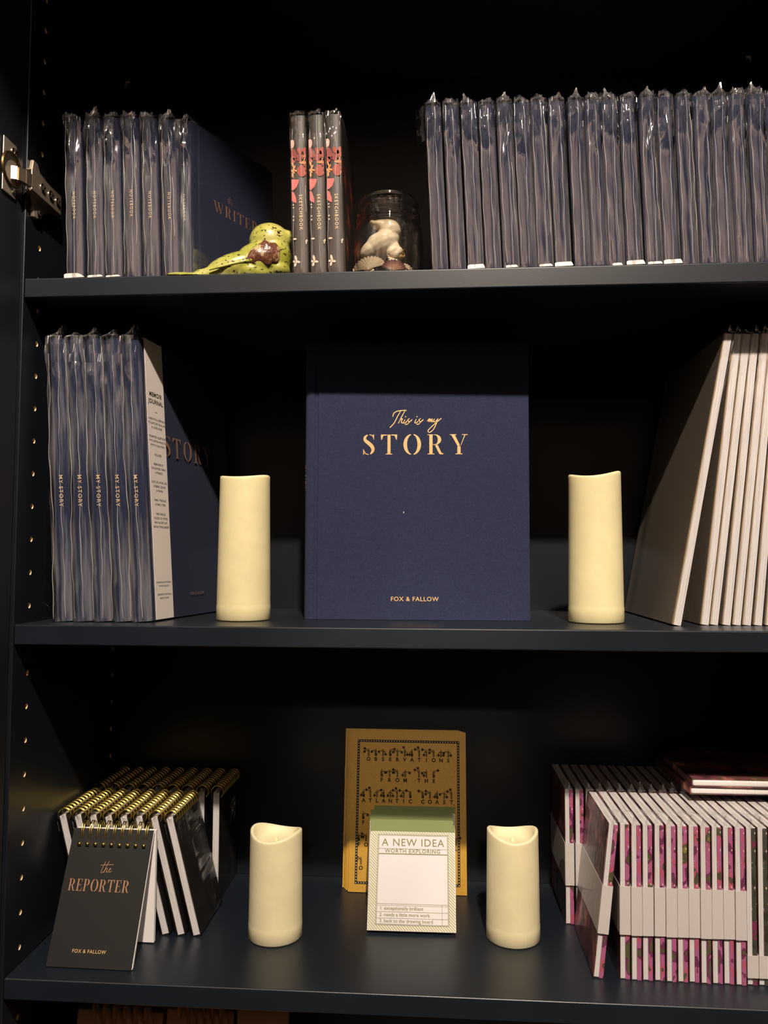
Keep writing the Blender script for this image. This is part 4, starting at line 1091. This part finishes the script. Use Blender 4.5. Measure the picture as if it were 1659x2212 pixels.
for k, (dx, y, tl_, dz) in enumerate(((0, .2060, 10.5, 0), (-.0030, .2100, 10.1, 0), (-.0052, .2138, 9.7, 0), (-.0078, .2174, 9.3, 0))):
    lab = ['front ochre booklet printed OBSERVATIONS FROM THE ATLANTIC COAST', 'second ochre booklet tucked directly behind the front one', 'third ochre booklet in the leaning stack, just ahead of the rearmost', 'rearmost ochre booklet of the stack, touching the back panel'][k]
    loc = Vector((.3580+dx, y, S3+.0006))
    if proto_g is None:
        o = proto_g = thing('booklet', lab, 'booklet', loc, 0, 0, R(-tl_), 'ochre booklets leaning on the back panel')
        bm = bmesh.new(); box(bm, -GW/2, GW/2, 0, .0004, 0, GH); box(bm, -GW/2, GW/2, GT-.0004, GT, 0, GH); box(bm, -GW/2, -GW/2+.0004, 0, GT, 0, GH); obj('cover', fixn(bm), OCHRE, o)
        obj('pages', boxbm(-GW/2+.0004, GW/2-.0006, .0004, GT-.0004, .0004, GH-.0004), PAGES, o)
        sb = bmesh.new()
        for z in (GH*.3, GH*.72): tube(sb, [(-GW/2-.0002, GT/2, z-.006), (-GW/2-.0002, GT/2, z+.006)], .0003, 6)
        obj('staple', fixn(sb), STEEL, o)
    else: o = dup(proto_g, loc, lab, None, None, R(-tl_))
gold_print(proto_g, FRONT(0, -.0001, 0))

# ------------------------------------------------------------------ green topped memo pads
MW, MH, MT = .0905, .1030, .0050
proto_mm = None
for k in range(5):
    tl_ = (32.0, 28.5, 25.0, 21.0, 17.0)[k]; y = .1105+.0546-MH*math.sin(R(tl_))+k*.0083
    lab = ['front memo pad printed A NEW IDEA WORTH EXPLORING', 'second green topped memo pad, right behind the front one', 'middle green topped memo pad of the five', 'fourth green topped memo pad from the front', 'rearmost green topped memo pad, darkest, leaning on the ochre booklets'][k]
    loc = Vector((.3662+(0, -.0012, -.0026, -.0020, .0010)[k], y, S3+.0006+MT*math.sin(R(tl_))))
    if proto_mm is None:
        o = proto_mm = thing('memo_pad', lab, 'memo pad', loc, 0, R(.7), R(-tl_), 'memo pads standing before the ochre booklets')
        bm = bmesh.new(); box(bm, -MW/2, MW/2, 0, MT, 0, MH-.0004); obj('sheets', bm, simple('sheet_stack', (.76, .74, .70), .8, spec=.2), o)
        obj('binding_strip', boxbm(-MW/2-.0003, MW/2+.0003, -.0004, MT+.0004, MH-.0068, MH, bev=.0004), GREENTAPE, o)
        flat('hatched_border', [rect(-MW/2+.0004, .0004, MW/2-.0004, MH-.0069)], HATCH, o, FRONT(0, -.0001, 0))
        child(o, 'hatched_border').data.materials[0] = HATCH
    else: o = dup(proto_mm, loc, lab, None, None, R(-tl_))
o = proto_mm
ub = MW/448.0
def mq(zx, zy): return ((zx-902)/(448+.02*(zy-570))*MW, (MH)*(1-(zy-555)/557.0))
fx0, fx1 = -MW/2+.0082, MW/2-.0068; fy0, fy1 = .0050, MH-.0100
flat('sheet_print', [rect(fx0, fy0, fx1, fy1)], simple('memo_sheet', (.66, .63, .63), .8, spec=.2), o, FRONT(0, -.0002, 0))
def fr(x0, y0, x1, y1, w): return [rect(x0, y0, x1, y0+w), rect(x0, y1-w, x1, y1), rect(x0, y0+w, x0+w, y1-w), rect(x1-w, y0+w, x1, y1-w)]
L = fr(fx0, fy0, fx1, fy1, .0005)+fr(fx0+.0009, fy0+.0009, fx1-.0009, fy1-.0009, .0004)
ix0, ix1 = fx0+.0009, fx1-.0009
for zy, w in ((688, .0004), (716, .0010), (978, .0004), (986, .0003), (1018, .0004), (1050, .0004)):
    y = mq(0, zy)[1]; L.append(rect(ix0, y-w/2, ix1, y+w/2))
vx = ix1-.0065; L.append(rect(vx, fy0+.0009, vx+.0004, mq(0, 980)[1]))
L += text_polys('A NEW IDEA', .0107, 1.12, .004, 'CENTER', (.0006, mq(0, 655)[1]))
L += text_polys('WORTH EXPLORING', .0056, 1.16, .012, 'CENTER', (.0003, mq(0, 701)[1]))
for s, zy in (('1. exceptionally brilliant', 1001), ('2. needs a little more work', 1033), ('3. back to the drawing board', 1064)):
    L += text_polys(s, .0047, 1.0, .012, 'LEFT', (ix0+.0030, mq(0, zy)[1]))
flat('sheet_lettering', L, OLIVE, o, FRONT(0, -.0003, 0))

# ------------------------------------------------------------------ pink floral notebooks
FT, FD, FH = .0088, .1010, .1385
wr_fl = [wrap_mesh('floral_wrap', FT, FD, FH, 440+k, FILM_P, amp=.0004, peak=.004, crump=.0010, nx=16) for k in range(3)]
def make_floral(loc, lean, label, group, band=True, strip=PINKS, bz=.040, bh=.043):
    r = thing('floral_notebook', label, 'notebook', loc, lean, 0, 0, group)
    obj('pages', boxbm(-FT/2+.0005, -FT/2+.0049, .0006, FD-.0006, .0004, FH-.0004, bev=.0004), PAGES, r)
    obj('pages', boxbm(-FT/2+.0049, FT/2-.0004, .0012, FD-.0006, .0004, FH-.0003), PAGES, r)
    obj('cover', boxbm(-FT/2, -FT/2+.0005, .0004, FD, 0, FH), FLORAL, r)
    obj('cover', boxbm(FT/2-.0004, FT/2, .0004, FD, 0, FH), FLORAL, r)
    obj('spine_strip', boxbm(-FT/2+.0049, FT/2, -.0002, .0012, 0, FH-.0008, bev=.0005), strip, r)
    if band:
        bm = bmesh.new(); e = .00045
        box(bm, -FT/2-e, FT/2+e, -.0016, -.0011, bz, bz+bh); box(bm, -FT/2-e, -FT/2-e+.0004, -.0016, FD+.001, bz, bz+bh); box(bm, FT/2+e-.0004, FT/2+e, -.0016, FD+.001, bz, bz+bh)
        obj('paper_band', fixn(bm), BAND, r)
    put('plastic_wrap', wr_fl[0], r)
    return r
FRONTG, BACKG, TOPG = 'banded floral notebooks of the front row', 'floral notebooks of the back row', 'floral notebooks lying flat'
zA = [(405, 470), (597, 662), (670, 740), (752, 826), (848, 915), (920, 990), (1000, 1062), (1082, 1150), (1170, 1238), (1250, 1315), (1327, 1395), (1412, 1480)]
fl = []
for k, (a, b) in enumerate(zA):
    lean = R(6.4) if k == 0 else R(.6)
    y = .040+.0006*math.sin(k*2.1)-.00018*k
    loc = foot(1160+a/3.3246, 1160+a/3.3246+21.5, y, S3, lean, FT)
    if k > 1: loc.x = max(loc.x, px_+.0101)
    px_ = loc.x
    lab = 'pink floral notebook with a white band, tilted away from the short candle' if k == 0 else f'{ORD[k]} white banded floral notebook from the short candle in the front row'
    if not fl: o = make_floral(loc, lean, lab, FRONTG)
    else: o = dup(fl[0], loc, lab, lean)
    setwrap(o, wr_fl[k % 3]); fl.append(o)
o = None
for k, a in enumerate((1492, 1573, 1655, 1737, 1818)):
    lab = ['dark spined floral notebook with low cream band, next to the white banded row', 'second dark spined floral notebook with low cream band', 'third dark spined floral notebook, at the end of the visible front row', 'fourth dark spined floral notebook of the front row', 'fifth dark spined floral notebook of the front row'][k]
    loc = foot(1160+a/3.3246, 1160+a/3.3246+21.5, .0385, S3, R(.6), FT); loc.x = max(loc.x, px_+.0101); px_ = loc.x
    if k == 0: o = pr = make_floral(loc, R(.6), lab, FRONTG, True, DARKS, .007, .0195)
    else: o = dup(pr, loc, lab)
    setwrap(o, wr_fl[k % 3])
bk0 = foot(1222, 1243, .1455, S3, 0, FT).x
pb_ = None
for k in range(17):
    x = .5250+FT/2+.0107*k if False else .5262+.0108*k+FT/2
    lab = f'{ORD[k]} floral notebook of the rear row from the short candle'
    loc = Vector((x, .1450, S3+.0004))
    if pb_ is None: o = pb_ = make_floral(loc, 0, lab, BACKG)
    else: o = dup(pb_, loc, lab)
    setwrap(o, wr_fl[k % 3])
zt = S3+FH+.008
for k in range(2):
    r = thing('floral_notebook', ['lower of two floral notebooks lying flat on the row', 'upper of two floral notebooks lying flat on the row'][k], 'notebook', (.6445+.0012*k, .108-.002*k, zt+.0082*k), 0, R(.8-.6*k), 0, TOPG)
    t = .0076
    bm = bmesh.new(); box(bm, .0008, .1175, .0006, .118, .0005, t-.0005, .0022, 3); obj('pages', bm, PAGES, r)
    bm = bmesh.new(); box(bm, 0, .1180, .0012, .119, t-.0006, t); box(bm, 0, .1180, .0012, .119, 0, .0006); box(bm, 0, .0008, .0012, .119, 0, t); obj('cover', fixn(bm), FLORAL, r)

# ------------------------------------------------------------------ brown paper bags on the bottom shelf
def bag(label, x0, x1, y, ztop, tilt, lean, nh):
    r = thing('paper_bag', label, 'paper bag', ((x0+x1)/2, y, S4+.0025), lean, 0, tilt, 'brown paper bags under the lower shelf')
    w = (x1-x0)/2; h = ztop-S4
    bm = bmesh.new(); box(bm, -w, w, 0, .006, 0, h, .0015); obj('bag_body', bm, KRAFT, r)
    for j in range(nh):
        hb = bmesh.new(); xx = -w*.5+w*1.2*j/max(1, nh-1)
        tube(hb, [(xx-.004, -.002, h-.006), (xx-.003, -.004, h+.005), (xx+.001, -.008, h+.008), (xx+.005, -.012, h-.004), (xx+.008, -.0145, h-.020), (xx+.010, -.015, h-.034)], [.0022, .0026, .0028, .0030, .0028, .0024], 8)
        obj('bag_handle', fixn(hb), KRAFT, r, True)
bag('brown paper bag with cord handles nearest the side panel', .030, .118, .045, 1.0230, R(-10), 0, 6)
bag('brown paper bag behind the first, handles slumped', .050, .170, .095, 1.0290, R(-10), 0, 4)
bag('brown paper bag in the middle of the row with corded handles', .122, .190, .045, 1.0270, R(-10), 0, 6)
bag('brown paper bag with a plain flat front, far from the side panel', .194, .246, .050, 1.0340, R(-8), 0, 0)
